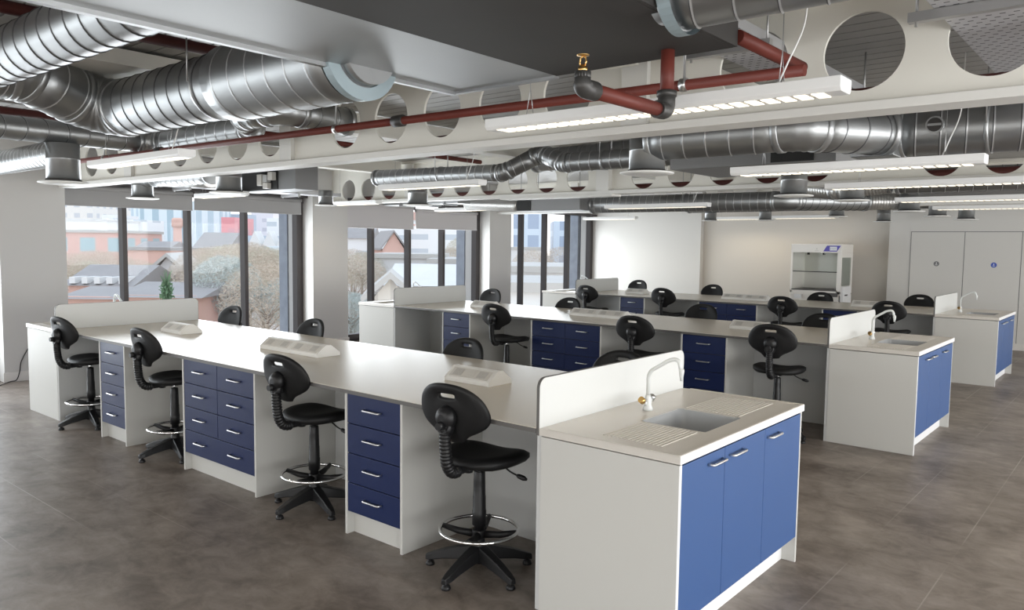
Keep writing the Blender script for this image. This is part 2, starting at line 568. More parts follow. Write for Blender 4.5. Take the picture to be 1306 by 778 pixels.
blind(4.02, 5.808, 2.235, m_blind, 'grey roller blind beside the large white column, half lowered over two panes')
blind(5.84, 7.70, 2.245, m_blind, 'grey roller blind on the two panes by the red building view')
blind(8.58, 10.23, 2.055, m_blindl, 'pale roller blind over the two panes next to the narrow column')
blind(10.29, 12.02, 2.075, m_blindl, 'pale roller blind above the panes looking onto the barn roof', 2.40)
# dark head rail over windows
for (a, b) in ((3.99, 7.78), (8.50, 12.20), (12.90, 16.40)):
    struct('trim_window_head', MB().box(XW - 0.02, XW + 0.22, a, b, 2.50, 2.54), m_mull)

# far wall, three planes
struct('wall_far_1', MB().box(XW - 0.3, -8.16, 16.45, 16.9, 0, HC), m_wall)
struct('wall_far_2', MB().box(-8.16, -4.0, 16.60, 16.9, 0, HC), m_wall_warm)
struct('wall_far_3', MB().box(-4.11, XE, 16.30, 16.9, 0, HC), m_wall)
struct('baseboard_far', MB().box(-4.11, XE, 16.285, 16.30, 0, 0.12), m_base)
# flush riser doors, with their shadow gaps
def riser_door(n, x0, x1):
    d = struct('door_%d' % n, MB().box(x0 + 0.006, x1 - 0.006, 16.288, 16.30, 0.12, 2.10), m_wall)
    g = MB()
    g.box(x0 - 0.005, x0 + 0.005, 16.292, 16.2995, 0.12, 2.112)
    g.box(x0, x1, 16.292, 16.2995, 2.10, 2.112)
    obj('door_gap', g, m_gap, d)
    return d


riser_door(1, -3.72, -2.82)
riser_door(2, -2.82, -1.93)
riser_door(3, -1.93, -1.0)
for (x, mt, lab) in ((-3.265, m_signgrey, 'small round grey sign on the pale riser door by the corner'), (-2.339, m_signblue, 'small round blue fire door sign on the pale riser door')):
    t = thing('door_sign', lab, 'sign', (x, 16.287, 1.508))
    b = MB(); b.cyl((0, 0, 0), (0, -0.004, 0), 0.047, 28)
    obj('disc', b, mt, t)
    # pale pictogram: a bar over two short lines of lettering
    g = MB(); g.box(-0.006, 0.006, -0.0055, -0.004, -0.002, 0.026); g.box(-0.02, 0.02, -0.0055, -0.004, -0.016, -0.011); g.box(-0.016, 0.016, -0.0055, -0.004, -0.026, -0.021)
    obj('pictogram', g, m_white, t)

# walls behind the camera with window openings, the rear ones added for light
rw = MB()
rw.box(XW - 0.3, XE + 0.2, YB - 0.2, YB, 0, 0.3); rw.box(XW - 0.3, XE + 0.2, YB - 0.2, YB, 2.5, HC)
for xx in (XW - 0.3, -7.4, -3.4, 0.6, 4.2):
    rw.box(xx, xx + 0.6, YB - 0.2, YB, 0.3, 2.5)
struct('wall_rear', rw, m_wall)
for i_, (xa_, xb_) in enumerate(((-10.9, -7.4), (-6.8, -3.4), (-2.8, 0.6), (1.2, 4.2))):  # unseen rear windows, added to brighten bench fronts and beam webs
    root = bpy.data.objects.new('window_%d' % (20 + i_), None); COL.objects.link(root); root['kind'] = 'structure'
    f_ = MB()
    for q in range(1, 4):
        c = xa_ + (xb_ - xa_) * q / 4
        f_.box(c - 0.05, c + 0.05, YB - 0.15, YB - 0.05, 0.3, 2.5)
    obj('window_frame', f_, m_mull, root)
    obj('pane', MB().box(xa_, xb_, YB - 0.102, YB - 0.098, 0.3, 2.5), m_glass, root)
wr = MB()
wr.box(XE, XE + 0.2, YB, 16.9, 0, 0.25); wr.box(XE, XE + 0.2, YB, 16.9, 2.5, HC)
for yy in (YB, 0.0, 4.2, 8.4, 12.6, 16.3):
    wr.box(XE, XE + 0.2, yy, yy + 0.6, 0.25, 2.5)
struct('wall_east', wr, m_wall)
k = 6
for yy in (YB + .6, 0.6, 4.8, 9.0, 13.2):
    y1 = {YB + .6: 0.0, 0.6: 4.2, 4.8: 8.4, 9.0: 12.6, 13.2: 16.3}[yy]
    root = bpy.data.objects.new('window_%d' % k, None); COL.objects.link(root); root['kind'] = 'structure'; k += 1
    f_ = MB()
    for q in range(1, 4):
        c = yy + (y1 - yy) * q / 4
        f_.box(XE + 0.05, XE + 0.15, c - 0.05, c + 0.05, 0.25, 2.5)
    obj('window_frame', f_, m_mull, root)
    obj('pane', MB().box(XE + 0.1, XE + 0.104, yy, y1, 0.25, 2.5), m_glass, root)

# ------------------------------------------------------------------ benches
BW, LS, LM, L2 = 1.453, 0.745, 5.95, 0.77
HT = 0.90
BENCH = [(-1.492, 2.884), (-1.548, 7.252), (-1.583, 11.691)]
BN = ['front', 'middle', 'rear']


def handle(parent, c, axis, out, ln=0.16):
    """slim bow handle: bar along axis, standing off along out"""
    a = Vector(axis) * ln / 2; o = Vector(out) * 0.028; c = Vector(c)
    p = [c - a, c - a * 0.96 + o, c + a * 0.96 + o, c + a]
    h = MB().sweep(fillet(p, 0.02, 4), 0.0065, 8)
    return obj('handle', h, m_steel, parent)


def sink_cabinet(length):
    """local frame: origin on the floor under the outer near corner; body to -x, +y; doors face +x"""
    t = thing('sink_cabinet', '', 'cabinet')
    tp = HT - 0.04
    ov = 0.008
    obj('side_panel', MB().box(-length + 0.005, -ov, ov, ov + 0.02, 0, tp), m_lam, t, bevel=0.002)
    obj('side_panel', MB().box(-length + 0.005, -ov, BW - ov - 0.02, BW - ov, 0, tp), m_lam, t, bevel=0.002)
    obj('front_edge_band', MB().box(-ov, -ov + 0.003, ov, ov + 0.02, 0, tp), m_edge, t)
    obj('back_panel', MB().box(-length - 0.0195, -length + 0.005, ov + 0.004, BW - ov - 0.004, 0, tp + 0.003), m_lam_in, t)
    obj('plinth', MB().box(-0.10, -0.085, ov + 0.02, BW - ov - 0.02, 0, 0.145), m_edge, t)
    obj('carcass_floor', MB().box(-length + 0.02, -0.03, ov + 0.02, BW - ov - 0.02, 0.145, 0.163), m_lam_in, t)
    ys = [ov + 0.022, 0.452, 0.925, BW - ov - 0.022]
    hy = [0.352, 0.572, 1.025]
    for i in range(3):
        d = obj('door', MB().box(-0.026, -0.007, ys[i] + 0.0018, ys[i + 1] - 0.0018, 0.15, tp - 0.006), m_door, t, bevel=0.0015)
        handle(d, (-0.007, hy[i], 0.808), (0, 1, 0), (1, 0, 0), 0.145)
    return t


def sink_worktop(length):
    t = thing('sink_worktop', '', 'worktop')
    bx0, bx1, by0, by1 = -0.47, -0.12, 0.475, 0.885
    z0, z1 = HT - 0.033, HT
    # slab with a rectangular hole, built as an outline swept to the basin lip
    s = MB()
    s.box(-length, bx0, 0, BW, z0, z1); s.box(bx1, 0, 0, BW, z0, z1)
    s.box(bx0, bx1, 0, by0, z0, z1); s.box(bx0, bx1, by1, BW, z0, z1)
    me = s.mesh('slab')
    bm = bmesh.new(); bm.from_mesh(me)
    bmesh.ops.remove_doubles(bm, verts=bm.verts, dist=1e-5)
    # drop the inner faces shared by the four blocks
    cent = {}
    for f in bm.faces:
        c = f.calc_center_median(); key = (round(c.x, 4), round(c.y, 4), round(c.z, 4))
        cent.setdefault(key, []).append(f)
    bmesh.ops.delete(bm, geom=[f for v in cent.values() if len(v) > 1 for f in v], context='FACES')
    bm.to_mesh(me); bm.free()
    o = obj('slab', me, m_sink, t)
    # raised marine edge
    e = MB(); w = 0.02; h = 0.005
    e.box(-length + 0.05, 0, 0, w, z1, z1 + h); e.box(-length + 0.05, 0, BW - w, BW, z1, z1 + h); e.box(-w, 0, w, BW - w, z1, z1 + h)
    obj('raised_rim', e, m_sink, t, bevel=0.003)
    obj('front_edge', MB().box(-0.0002, 0.0022, 0.001, BW - 0.001, z0, z1 + 0.003), m_edge, t, label='white front edge')
    # basin
    b = MB(); d = 0.19
    def ring(x0, x1, y0, y1, z, r=0.05, n=5):
        out = []
        for (cx, cy, a0) in ((x1 - r, y1 - r, 0), (x0 + r, y1 - r, 90), (x0 + r, y0 + r, 180), (x1 - r, y0 + r, 270)):
            for k in range(n + 1):
                a = R(a0 + 90 * k / n); out.append((cx + r * math.cos(a), cy + r * math.sin(a), z))
        return out
    rs = [ring(bx0 - 0.002, bx1 + 0.002, by0 - 0.002, by1 + 0.002, z1 + 0.001, 0.03), ring(bx0 + 0.008, bx1 - 0.008, by0 + 0.008, by1 - 0.008, z1 - 0.012, 0.04),
          ring(bx0 + 0.02, bx1 - 0.02, by0 + 0.02, by1 - 0.02, z1 - d + 0.03, 0.05), ring(bx0 + 0.05, bx1 - 0.05, by0 + 0.05, by1 - 0.05, z1 - d, 0.05)]
    n = len(rs[0]); vs = [p for r_ in rs for p in r_]
    fs = []
    for i in range(3):
        for k2 in range(n):
            fs.append((i * n + k2, (i + 1) * n + k2, (i + 1) * n + (k2 + 1) % n, i * n + (k2 + 1) % n))
    fs.append(tuple(3 * n + k2 for k2 in range(n)))
    b.add(vs, fs, True)
    bo = obj('basin', b, m_basin, t)
    obj('waste_outlet', MB().lathe([(0.0, 0.0), (0.035, 0.0), (0.04, 0.004)][::-1], (-0.295, 0.68, z1 - d + 0.001), 20), m_steel, bo)
    # drainer ribs
    for (ya, yb) in ((0.10, 0.445), (0.915, 1.36)):
        g = MB()
        nr = 15
        for q in range(nr):
            x = -0.145 - q * 0.0215
            g.sweep([(x, ya, z1 + 0.001), (x, ya + 0.02, z1 + 0.0005), (x, yb - 0.02, z1 + 0.0005), (x, yb, z1 + 0.001)], 0.0034, 6)
        obj('drainer', g, m_sink, t, label='ribbed drainer beside the basin')
    return t


def splash_panel():
    t = thing('splash_panel', '', 'splash panel')
    r = 0.05; h0, h1 = HT - 0.035, 1.142
    def outline(ins):
        p = [(-0.0 + ins, h0 + ins), (BW - ins, h0 + ins)]
        for (cx, a0) in ((BW - r, 0), (r, 90)):
            for k2 in range(7):
                a = R(a0 + 15 * k2); p.append((cx + (r - ins) * math.cos(a), h1 - r + (r - ins) * math.sin(a)))
        return p
    obj('panel_core', MB().prism(outline(0), 'x', 0.001, 0.016), m_topedge, t, label='dark core edge of the panel')
    obj('panel_face', MB().prism(outline(0.0025), 'x', 0.015, 0.0175), m_splash, t)
    obj('panel_face', MB().prism(outline(0.0025), 'x', -0.0005, 0.0015), m_splash, t)
    return t


def tap():
    """swan neck bench tap, spout towards +x"""
    t = thing('laboratory_tap', '', 'tap')
    obj('tap_base', MB().lathe([(0.027, 0), (0.027, 0.012), (0.019, 0.03), (0.017, 0.07), (0.012, 0.085)], n=20), m_epoxy, t)
    pts = [(0, 0, 0.07), (0, 0, 0.205), (0.125, 0, 0.285), (0.175, 0, 0.292), (0.192, 0, 0.225)]
    sp = obj('spout', MB().sweep(fillet(pts, 0.035, 6), 0.0105, 12), m_epoxy, t)
    obj('nozzle', MB().lathe([(0.007, -0.05), (0.010, -0.03), (0.014, 0.0), (0.012, 0.012)], (0.193, 0, 0.232), 14), m_epoxy, sp)
    for s in (-1, 1):
        v = MB(); v.cyl((0, s * 0.012, 0.035), (-0.005, s * 0.045, 0.055), 0.010, 10)
        vb = obj('valve', v, m_epoxy, t)
        lv = MB(); lv.cyl((-0.005, s * 0.043, 0.053), (-0.008, s * 0.062, 0.066), 0.018, 14)
        obj('valve_knob', lv, m_brass if s < 0 else m_steel, vb, label='brass valve knob' if s < 0 else None)
    return t


def drawer_unit(width, double, depth):
    """origin on the floor at near corner of the window side; body towards +x, +y; drawers face -y"""
    t = thing('drawer_unit', '', 'drawer unit')
    tp = HT - 0.026
    rec = 0.02
    obj('side_panel', MB().box(0, 0.019, rec, depth, 0, tp), m_lam, t, bevel=0.0015)
    obj('side_panel', MB().box(width - 0.019, width, rec, depth, 0, tp), m_lam, t, bevel=0.0015)
    obj('plinth', MB().box(0.019, width - 0.019, rec + 0.055, rec + 0.07, 0, 0.142), m_lam, t)
    obj('carcass', MB().box(0.019, width - 0.019, rec + 0.03, depth, 0.146, tp - 0.004), m_topedge, t, label='dark gap lining behind the drawers')
    H = (tp - 0.004 - 0.142) / 4
    def dr(x0, x1, r_, nh=1):
        z0 = 0.142 + H * r_
        d = obj('drawer', MB().box(x0 + 0.0022, x1 - 0.0022, rec + 0.004, rec + 0.024, z0 + 0.0025, z0 + H - 0.0025), m_drawer, t, bevel=0.0015)
        for q in range(nh):
            cx = x0 + (x1 - x0) * (q + 0.5) / nh
            handle(d, (cx, rec + 0.004, z0 + H * 0.56), (1, 0, 0), (0, -1, 0), 0.145)
    a, b = 0.019, width - 0.019
    for r_ in range(4):
        if double and r_ == 0:
            dr(a, b, 0, 2)
        elif double:
            dr(a, (a + b) / 2, r_); dr((a + b) / 2, b, r_)
        else:
            dr(a, b, r_)
    return t


def socket_pod(ln):
    """gable shaped bench socket housing, along x, origin at base centre"""
    t = thing('socket_pod', '', 'socket housing')
    w, h = 0.105, 0.086
    prof = [(-w, 0), (w, 0), (w, 0.026), (0.024, h), (-0.024, h), (-w, 0.026)]
    obj('pod_body', MB().prism(prof, 'x', -ln / 2 + 0.012, ln / 2 - 0.012), m_pod, t, bevel=0.003)
    prof2 = [(p[0] * 1.03, p[1] * 1.03 if p[1] > 0 else 0) for p in prof]
    for s in (-1, 1):
        obj('end_cap', MB().prism(prof2, 'x', s * (ln / 2 - 0.013), s * ln / 2), m_pod, t, bevel=0.002)
    th = math.atan2(h - 0.026, w - 0.024)
    for s in (-1, 1):
        mt = Matrix.Translation((0, s * (w + 0.024) / 2, (h + 0.026) / 2)) @ Matrix.Rotation(-s * th, 4, 'X')
        pl = obj('socket_plate', MB().box(-ln / 2 + 0.03, ln / 2 - 0.03, -0.038, 0.038, -0.004, 0.004, mt), m_podface, t, bevel=0.001)
        for q in range(3):
            cx = (q - 1) * (ln - 0.08) / 3
            obj('socket', MB().box(cx - 0.036, cx + 0.036, -0.028, 0.028, 0.0035, 0.0062, mt).box(cx - 0.006, cx + 0.006, 0.006, 0.018, 0.006, 0.008, mt).box(cx - 0.02, cx - 0.01, -0.016, -0.008, 0.006, 0.008, mt).box(cx + 0.01, cx + 0.02, -0.016, -0.008, 0.006, 0.008, mt), m_socket if (q + s) % 2 else m_podface, pl)
    return t


U = [(0.944, 1.454), (2.450, 3.463), (4.445, 4.961)]
first = {}
where = ['beside the windows', 'in the centre of the run', 'towards the aisle sink']
for bi, (X0, Y0) in enumerate(BENCH):
    nm = BN[bi]
    # sink units at both ends (the far one turned round)
    for e in (0, 1):
        if e == 0:
            loc, rz = (X0, Y0, 0), 0.0
            ends = 'at the aisle end of the %s bench' % nm
        else:
            loc, rz = (X0 - LS - LM - L2, Y0 + BW, 0), PI
            ends = 'at the window end of the %s bench' % nm
        ln = LS if e == 0 else L2
        for kind, fn, lab in (('cab', lambda: sink_cabinet(ln), 'white sink cabinet with blue doors ' if e == 0 else 'white sided sink cabinet '),
                              ('top', lambda: sink_worktop(ln), 'white moulded sink top with ribbed drainers ')):
            if (kind, e) not in first:
                o = first[(kind, e)] = fn(); o.location = loc; o.rotation_euler = (0, 0, rz); o['label'] = lab + ends
            else:
                dup(first[(kind, e)], lab + ends, loc, rz)
        sx = X0 - LS - 0.018 if e == 0 else X0 - LS - LM + 0.018
        sl, sr = (sx, Y0, 0), 0.0
        if e == 1:
            sl, sr = (sx, Y0 + BW, 0), PI
        lab = 'low white splash panel with rounded corners ' + ends
        if 'sp' not in first:
            o = first['sp'] = splash_panel(); o.location = sl; o['label'] = lab
        else:
            dup(first['sp'], lab, sl, sr)
        tl = (X0 - 0.575, Y0 + 0.725, HT) if e == 0 else (X0 - LS - LM - L2 + 0.575, Y0 + BW - 0.725, HT)
        lab = 'white swan neck tap on the sink ' + ends
        if 'tap' not in first:
            o = first['tap'] = tap(); o.location = tl; o['label'] = lab
        else:
            dup(first['tap'], lab, tl, rz)
    # long worktop
    xa, xb = X0 - LS - LM + 0.02, X0 - LS - 0.02
    t = thing('bench_worktop', 'long cream laminate worktop of the %s bench' % nm, 'worktop', ((xa + xb) / 2, Y0 + BW / 2, HT - 0.026))
    hx, hy = (xb - xa) / 2, BW / 2
    obj('worktop_core', MB().box(-hx, hx, -hy, hy, 0, 0.0225), m_topedge, t, label='dark edge of the worktop')
    obj('worktop_surface', MB().box(-hx + 0.001, hx - 0.001, -hy + 0.0015, hy - 0.0015, 0.022, 0.026), m_top, t)
    # drawer units
    for k2, (a, b) in enumerate(U):
        dbl = k2 == 1
        lab = ('wide navy seven drawer unit ' if dbl else 'narrow navy drawer unit ') + where[k2] + ' under the %s bench' % nm
        key = ('du', k2)
        loc = (X0 - LS - LM + a, Y0, 0)
        if key not in first:
            o = first[key] = drawer_unit(b - a, dbl, BW - 0.04); o.location = loc; o['label'] = lab
        else:
            dup(first[key], lab, loc)
    # knee space backs
    ks = [(0.0, U[0][0]), (U[0][1], U[1][0]), (U[1][1], U[2][0]), (U[2][1], LM)]
    kn = ['by the window sink', 'window side of the wide drawers', 'aisle side of the wide drawers', 'by the aisle sink']
    for k2, (a, b) in enumerate(ks):
        o = obj('knee_space_panel', MB().box(-(b - a) / 2 + 0.002, (b - a) / 2 - (0.022 if k2 == 3 else 0.002), -0.009, 0.009, 0, HT - 0.028), m_lam_in, loc=(X0 - LS - LM + (a + b) / 2, Y0 + 0.70, 0))
        tag(o, 'grey white knee space panel %s, %s bench' % (kn[k2], nm), 'panel', 'back panels in the knee spaces')
    # socket pods on the centre line
    ends = [(-7.145 if bi == 0 else (-7.17 if bi == 1 else -7.40), 0.40), (-5.225 if bi == 0 else (-5.08 if bi == 1 else -5.12), 0.37), (None, 0.37), (-3.31 if bi == 0 else (-3.35 if bi == 1 else -3.41), 0.385)]
    ends[2] = (ends[1][0] - 0.388, 0.37) if bi else (ends[1][0] + 0.175, 0.37)
    if bi == 0:
        ends[1] = (ends[2][0] - 0.388, 0.37)
    pl = ['single white socket housing near the window end of the %s bench', 'paired white socket housing, aisle side of the pair, on the %s bench', 'paired white socket housing, window side of the pair, on the %s bench', 'single white socket housing near the aisle end of the %s bench']
    if bi == 0:
        pl[1], pl[2] = pl[2], pl[1]
    for (x, ln), lab in zip(ends, pl):
        loc = (x, Y0 + 0.735, HT)
        if 'pod' not in first:
            o = first['pod'] = socket_pod(0.385); o.location = loc; o['label'] = lab % nm; o['group'] = 'socket housings on the benches'
        else:
            dup(first['pod'], lab % nm, loc)


# ------------------------------------------------------------------ chairs
def make_chair():
    t = thing('laboratory_chair', '', 'chair', group='black laboratory chairs around the benches')
    # five star base
    hub = MB().lathe([(0.045, 0.055), (0.05, 0.075), (0.046, 0.12), (0.034, 0.16), (0.031, 0.20)], n=20)
    hb = obj('base_hub', hub, m_blackp, t)
    for i in range(5):
        a = R(-90 + 72 * i)
        c, s = math.cos(a), math.sin(a)
        m_ = Matrix(((c, -s, 0, 0), (s, c, 0, 0), (0, 0, 1, 0), (0, 0, 0, 1)))
        lg = MB()
        st = [(0.03, 0.038, 0.070, 0.150), (0.10, 0.036, 0.066, 0.132), (0.20, 0.030, 0.052, 0.102), (0.27, 0.026, 0.036, 0.076), (0.308, 0.017, 0.030, 0.060)]
        vs = []
        for (x, w, z0, z1) in st:
            vs += [(x, -w, z0), (x, w, z0), (x, w * 0.75, z1), (x, -w * 0.75, z1)]
        fs = [(0, 3, 2, 1)]
        for q in range(len(st) - 1):
            for k2 in range(4):
                fs.append((q * 4 + k2, q * 4 + (k2 + 1) % 4, (q + 1) * 4 + (k2 + 1) % 4, (q + 1) * 4 + k2))
        n_ = 4 * (len(st) - 1); fs.append((n_, n_ + 1, n_ + 2, n_ + 3))
        lg.add(vs, fs, False, m_)
        l = obj('leg', lg, m_blackp, t, bevel=0.006)
        g = MB().lathe([(0.024, 0.0), (0.026, 0.006), (0.020, 0.022), (0.010, 0.026), (0.010, 0.05)], (0.283 * c, 0.283 * s, 0), 14)
        obj('glide_foot', g, m_blackp, l)
    # column
    obj('gas_column', MB().lathe([(0.028, 0.19), (0.028, 0.26), (0.038, 0.262), (0.038, 0.34), (0.036, 0.343), (0.035, 0.42), (0.0335, 0.423), (0.032, 0.50), (0.030, 0.555), (0.026, 0.562)], n=20), m_blackp, t)
    obj('piston', MB().cyl((0, 0, 0.55), (0, 0, 0.60), 0.0135, 16), m_chrome, t)
    # foot ring
    rg = MB().sweep([(0.212 * math.cos(2 * PI * k2 / 40), 0.212 * math.sin(2 * PI * k2 / 40), 0.235) for k2 in range(40)], 0.0105, 10, closed=True)
    fr = obj('foot_ring', rg, m_chrome, t)
    for i in range(4):
        a = R(20 + 90 * i); c, s = math.cos(a), math.sin(a)
        obj('ring_spoke', MB().sweep([(0.025 * c, 0.025 * s, 0.207), (0.12 * c, 0.12 * s, 0.215), (0.208 * c, 0.208 * s, 0.236)], [0.022, 0.019, 0.014], 8), m_blackp, fr)
    obj('ring_collar', MB().lathe([(0.036, 0.19), (0.038, 0.195), (0.038, 0.228), (0.034, 0.235)], n=18), m_blackp, fr)
    # mechanism and lever
    mc = MB().box(-0.065, 0.065, -0.12, 0.09, 0.592, 0.622)
    mo = obj('seat_mechanism', mc, m_blackp, t, bevel=0.008)
    lv = MB().sweep(fillet([(0.05, 0.03, 0.602), (0.13, 0.04, 0.598), (0.165, 0.045, 0.572), (0.215, 0.05, 0.556)], 0.03, 4), 0.005, 8)
    lo = obj('lever', lv, m_blackp, mo)
    obj('lever_paddle', MB().sweep([(0.205, 0.05, 0.559), (0.22, 0.051, 0.555), (0.25, 0.053, 0.548), (0.268, 0.054, 0.544)], [0.006, 0.013, 0.014, 0.007], 10), m_blackp, lo)
    obj('tension_knob', MB().cyl((0, -0.10, 0.575), (0, -0.10, 0.60), 0.024, 14), m_blackp, mo)
    # seat: dished polyurethane with a waterfall front
    s = MB()
    no, nr = 40, 9
    def seat_z(x, y, rr):
        z = 0.655 + 0.018 * (x / 0.23) ** 2 - 0.008 * math.cos(PI * min(1, abs(x) / 0.2)) * 0.5
        if y > 0.10: z -= 0.9 * (y - 0.10) ** 2
        if y < -0.12: z += 0.5 * (y + 0.12) ** 2
        return z + 0.006
    rings = []
    def outl(a, k_):
        x, y_ = math.cos(a), math.sin(a)
        e = 2.7
        r_ = (abs(x) ** e + abs(y_) ** e) ** (-1 / e)
        wx = 0.232 * (1.0 if y_ > 0 else 1.0 - 0.10 * y_ * y_)
        return x * r_ * wx * k_, y_ * r_ * 0.215 * k_ + 0.045
    for q in range(1, nr + 1):
        k_ = q / nr
        edge = 0.022 * max(0, (k_ - 0.72) / 0.28) ** 2.4
        rings.append([(*outl(2 * PI * a / no, k_), k_, edge) for a in range(no)])
    vs = [(0, 0.045, seat_z(0, 0.045, 0))]
    for rg_ in rings:
        vs += [(x, y_, seat_z(x, y_, k_) - ed) for (x, y_, k_, ed) in rg_]
    fs = [(0, 1 + a, 1 + (a + 1) % no) for a in range(no)]
    for q in range(nr - 1):
        for a in range(no):
            a2 = (a + 1) % no
            fs.append((1 + q * no + a, 1 + (q + 1) * no + a, 1 + (q + 1) * no + a2, 1 + q * no + a2))
    last = 1 + (nr - 1) * no
    # rolled side and underside
    for kk, dz in ((1.0, 0.047), (0.93, 0.066), (0.55, 0.072)):
        b = len(vs)
        for a in range(no):
            x, y_ = outl(2 * PI * a / no, kk)
            xo, yo = outl(2 * PI * a / no, 1.0)
            vs.append((x, y_, max(0.608, seat_z(xo, yo, 1) - dz)))
        for a in range(no):
            a2 = (a + 1) % no
            fs.append((last + a, b + a, b + a2, last + a2))
        last = b
    fs.append(tuple(last + a for a in range(no)))
    s.add(vs, fs, True)
    obj('seat', s, m_black, t)
    # backrest: wide egg with a hand slot; built between slot loop and outline
    half = [(0, .308), (.080, .300), (.145, .274), (.195, .228), (.220, .170), (.220, .126), (.195, .086), (.148, .056), (.104, .034), (.078, .012), (.062, -.004), (.0, -.010)]
    ctrl = half + [(-x, z) for (x, z) in half[-2:0:-1]]
    out = [(p[0], p[1]) for p in spline([(x, z, 0) for x, z in ctrl], 4)]
    sc = (0.0, 0.243)
    n = len(out)
    import bisect
    sw, sh = 0.052, 0.0125
    def slot(a):
        x, z = math.cos(a), math.sin(a)
        e = 5.0
        r_ = (abs(x / sw) ** e + abs(z / sh) ** e) ** (-1 / e)
        return (sc[0] + x * r_, sc[1] + z * r_)
    inn = [slot(math.atan2((p[1] - sc[1]) * 0.35, p[0] - sc[0])) for p in out]
    def place(x, z, off):
        # curved shell, leaning back
        yc = -0.240 - 0.22 * (z - 0.05) - 0.0 + 1.1 * x * x * 0.9
        return (x, yc + off, 0.772 + z)
    prof = [(0.0, 0.010), (0.08, 0.013), (0.35, 0.017), (0.65, 0.019), (0.88, 0.015), (0.96, 0.009), (1.0, 0.0)]
    b_ = MB()
    vs, fs = [], []
    loops = []
    for (k_, th) in prof:
        loops.append([(i_[0] + (o_[0] - i_[0]) * k_, i_[1] + (o_[1] - i_[1]) * k_, th) for i_, o_ in zip(inn, out)])
    seq = [(lp, 1) for lp in loops] + [(lp, -1) for lp in loops[-2::-1]]
    for lp, sg in seq:
        vs += [place(x, z, sg * th) for (x, z, th) in lp]
    m2 = len(seq)
    for q in range(m2):
        q2 = (q + 1) % m2
        for a in range(n):
            a2 = (a + 1) % n
            fs.append((q * n + a, q * n + a2, q2 * n + a2, q2 * n + a))
    b_.add(vs, fs, True)
    bo = obj('backrest', b_, m_black, t)
    # boss, knob and ribbed bar behind the back
    bs = MB().sweep([(0, -0.285, 0.905), (0, -0.305, 0.905), (0, -0.325, 0.905), (0, -0.332, 0.905)], [0.062, 0.056, 0.042, 0.020], 20)
    bs.sweep([(0, -0.285, 0.85), (0, -0.318, 0.86)], [0.05, 0.036], 16)
    obj('back_boss', bs, m_blackp, bo)
    obj('back_knob', MB().cyl((0, -0.325, 0.868), (0, -0.358, 0.868), 0.024, 14, 0.019), m_blackp, bo)
    path = fillet([(0, -0.300, 0.88), (0, -0.298, 0.76), (0, -0.285, 0.66), (0, -0.245, 0.602), (0, -0.17, 0.600), (0, -0.06, 0.605)], 0.07, 7)
    # resample and ripple for the bellows
    dense = []
    for q in range(len(path) - 1):
        L_ = (path[q + 1] - path[q]).length
        nn = max(1, int(L_ / 0.0042))
        for k2 in range(nn): dense.append(path[q].lerp(path[q + 1], k2 / nn))
    dense.append(path[-1])
    rad = [0.028 + 0.0042 * (1 if ((k2 // 2) % 2 == 0) else 0) if 3 < k2 < len(dense) * 0.72 else 0.022 for k2 in range(len(dense))]
    obj('back_bar', MB().sweep(dense, rad, 14), m_blackp, t)
    return t


chair0 = make_chair()
used = [False]
def chair(x, y, rz, zs, label):
    if not used[0]:
        c = chair0; used[0] = True
        c.location = (x, y, 0); c.rotation_euler = (0, 0, rz); c['label'] = label
    else:
        c = dup(chair0, label, (x, y, 0), rz)
    c.scale = (1, 1, zs)
    return c


spot = ['beside the window sink', 'just window side of the wide drawers', 'just aisle side of the wide drawers', 'beside the aisle sink']
for (x, y, rz, zs, k2) in ((-7.80, 3.045, 6, 0.985, 0), (-6.18, 3.06, 2, 1.005, 1), (-4.27, 3.06, 4, 0.99, 2), (-2.76, 3.04, 6, 0.995, 3)):
    chair(x, y, R(rz), zs, 'black chair, near side of front bench, ' + spot[k2])
for (x, y, rz, zs, k2) in ((-6.02, 7.10, 3, 1.0, 1), (-4.13, 7.10, 4, 0.99, 2), (-2.70, 7.10, 6, 1.01, 3)):
    chair(x, y, R(rz), zs, 'black chair, near side of middle bench, ' + spot[k2])
for (x, y, rz, zs, k2) in ((-7.74, 11.50, 3, 1.0, 0), (-6.24, 11.50, 3, 1.02, 1), (-4.27, 11.50, 3, 0.99, 2), (-2.82, 11.50, 4, 1.0, 3)):
    chair(x, y, R(rz), zs, 'black chair, near side of rear bench, ' + spot[k2])
for (x, y, zt, rz, k2) in ((-7.88, 4.60, 1.053, 182, 0), (-6.30, 4.52, 1.028, 178, 1), (-4.25, 4.52, 1.016, 181, 2), (-2.84, 4.60, 1.044, 180, 3)):
    chair(x, y - 0.27, R(rz), zt / 1.075, 'black chair, far side of front bench, ' + spot[k2])
for (x, y, zt, rz, k2) in ((-8.13, 9.22, 1.066, 180, 0), (-6.39, 8.9, 1.033, 180, 1), (-4.46, 9.12, 1.045, 180, 2), (-2.91, 8.97, 1.036, 180, 3)):
    chair(x, y - 0.27, R(rz), zt / 1.075, 'black chair, far side of middle bench, ' + spot[k2])
for (x, y, zt, rz, k2) in ((-8.15, 13.74, 1.082, 180, 0), (-6.46, 13.6, 1.066, 180, 1), (-4.42, 13.45, 1.026, 180, 2), (-2.93, 13.6, 1.056, 180, 3)):
    chair(x, y - 0.27, R(rz), zt / 1.075, 'black chair, far side of rear bench, ' + spot[k2])

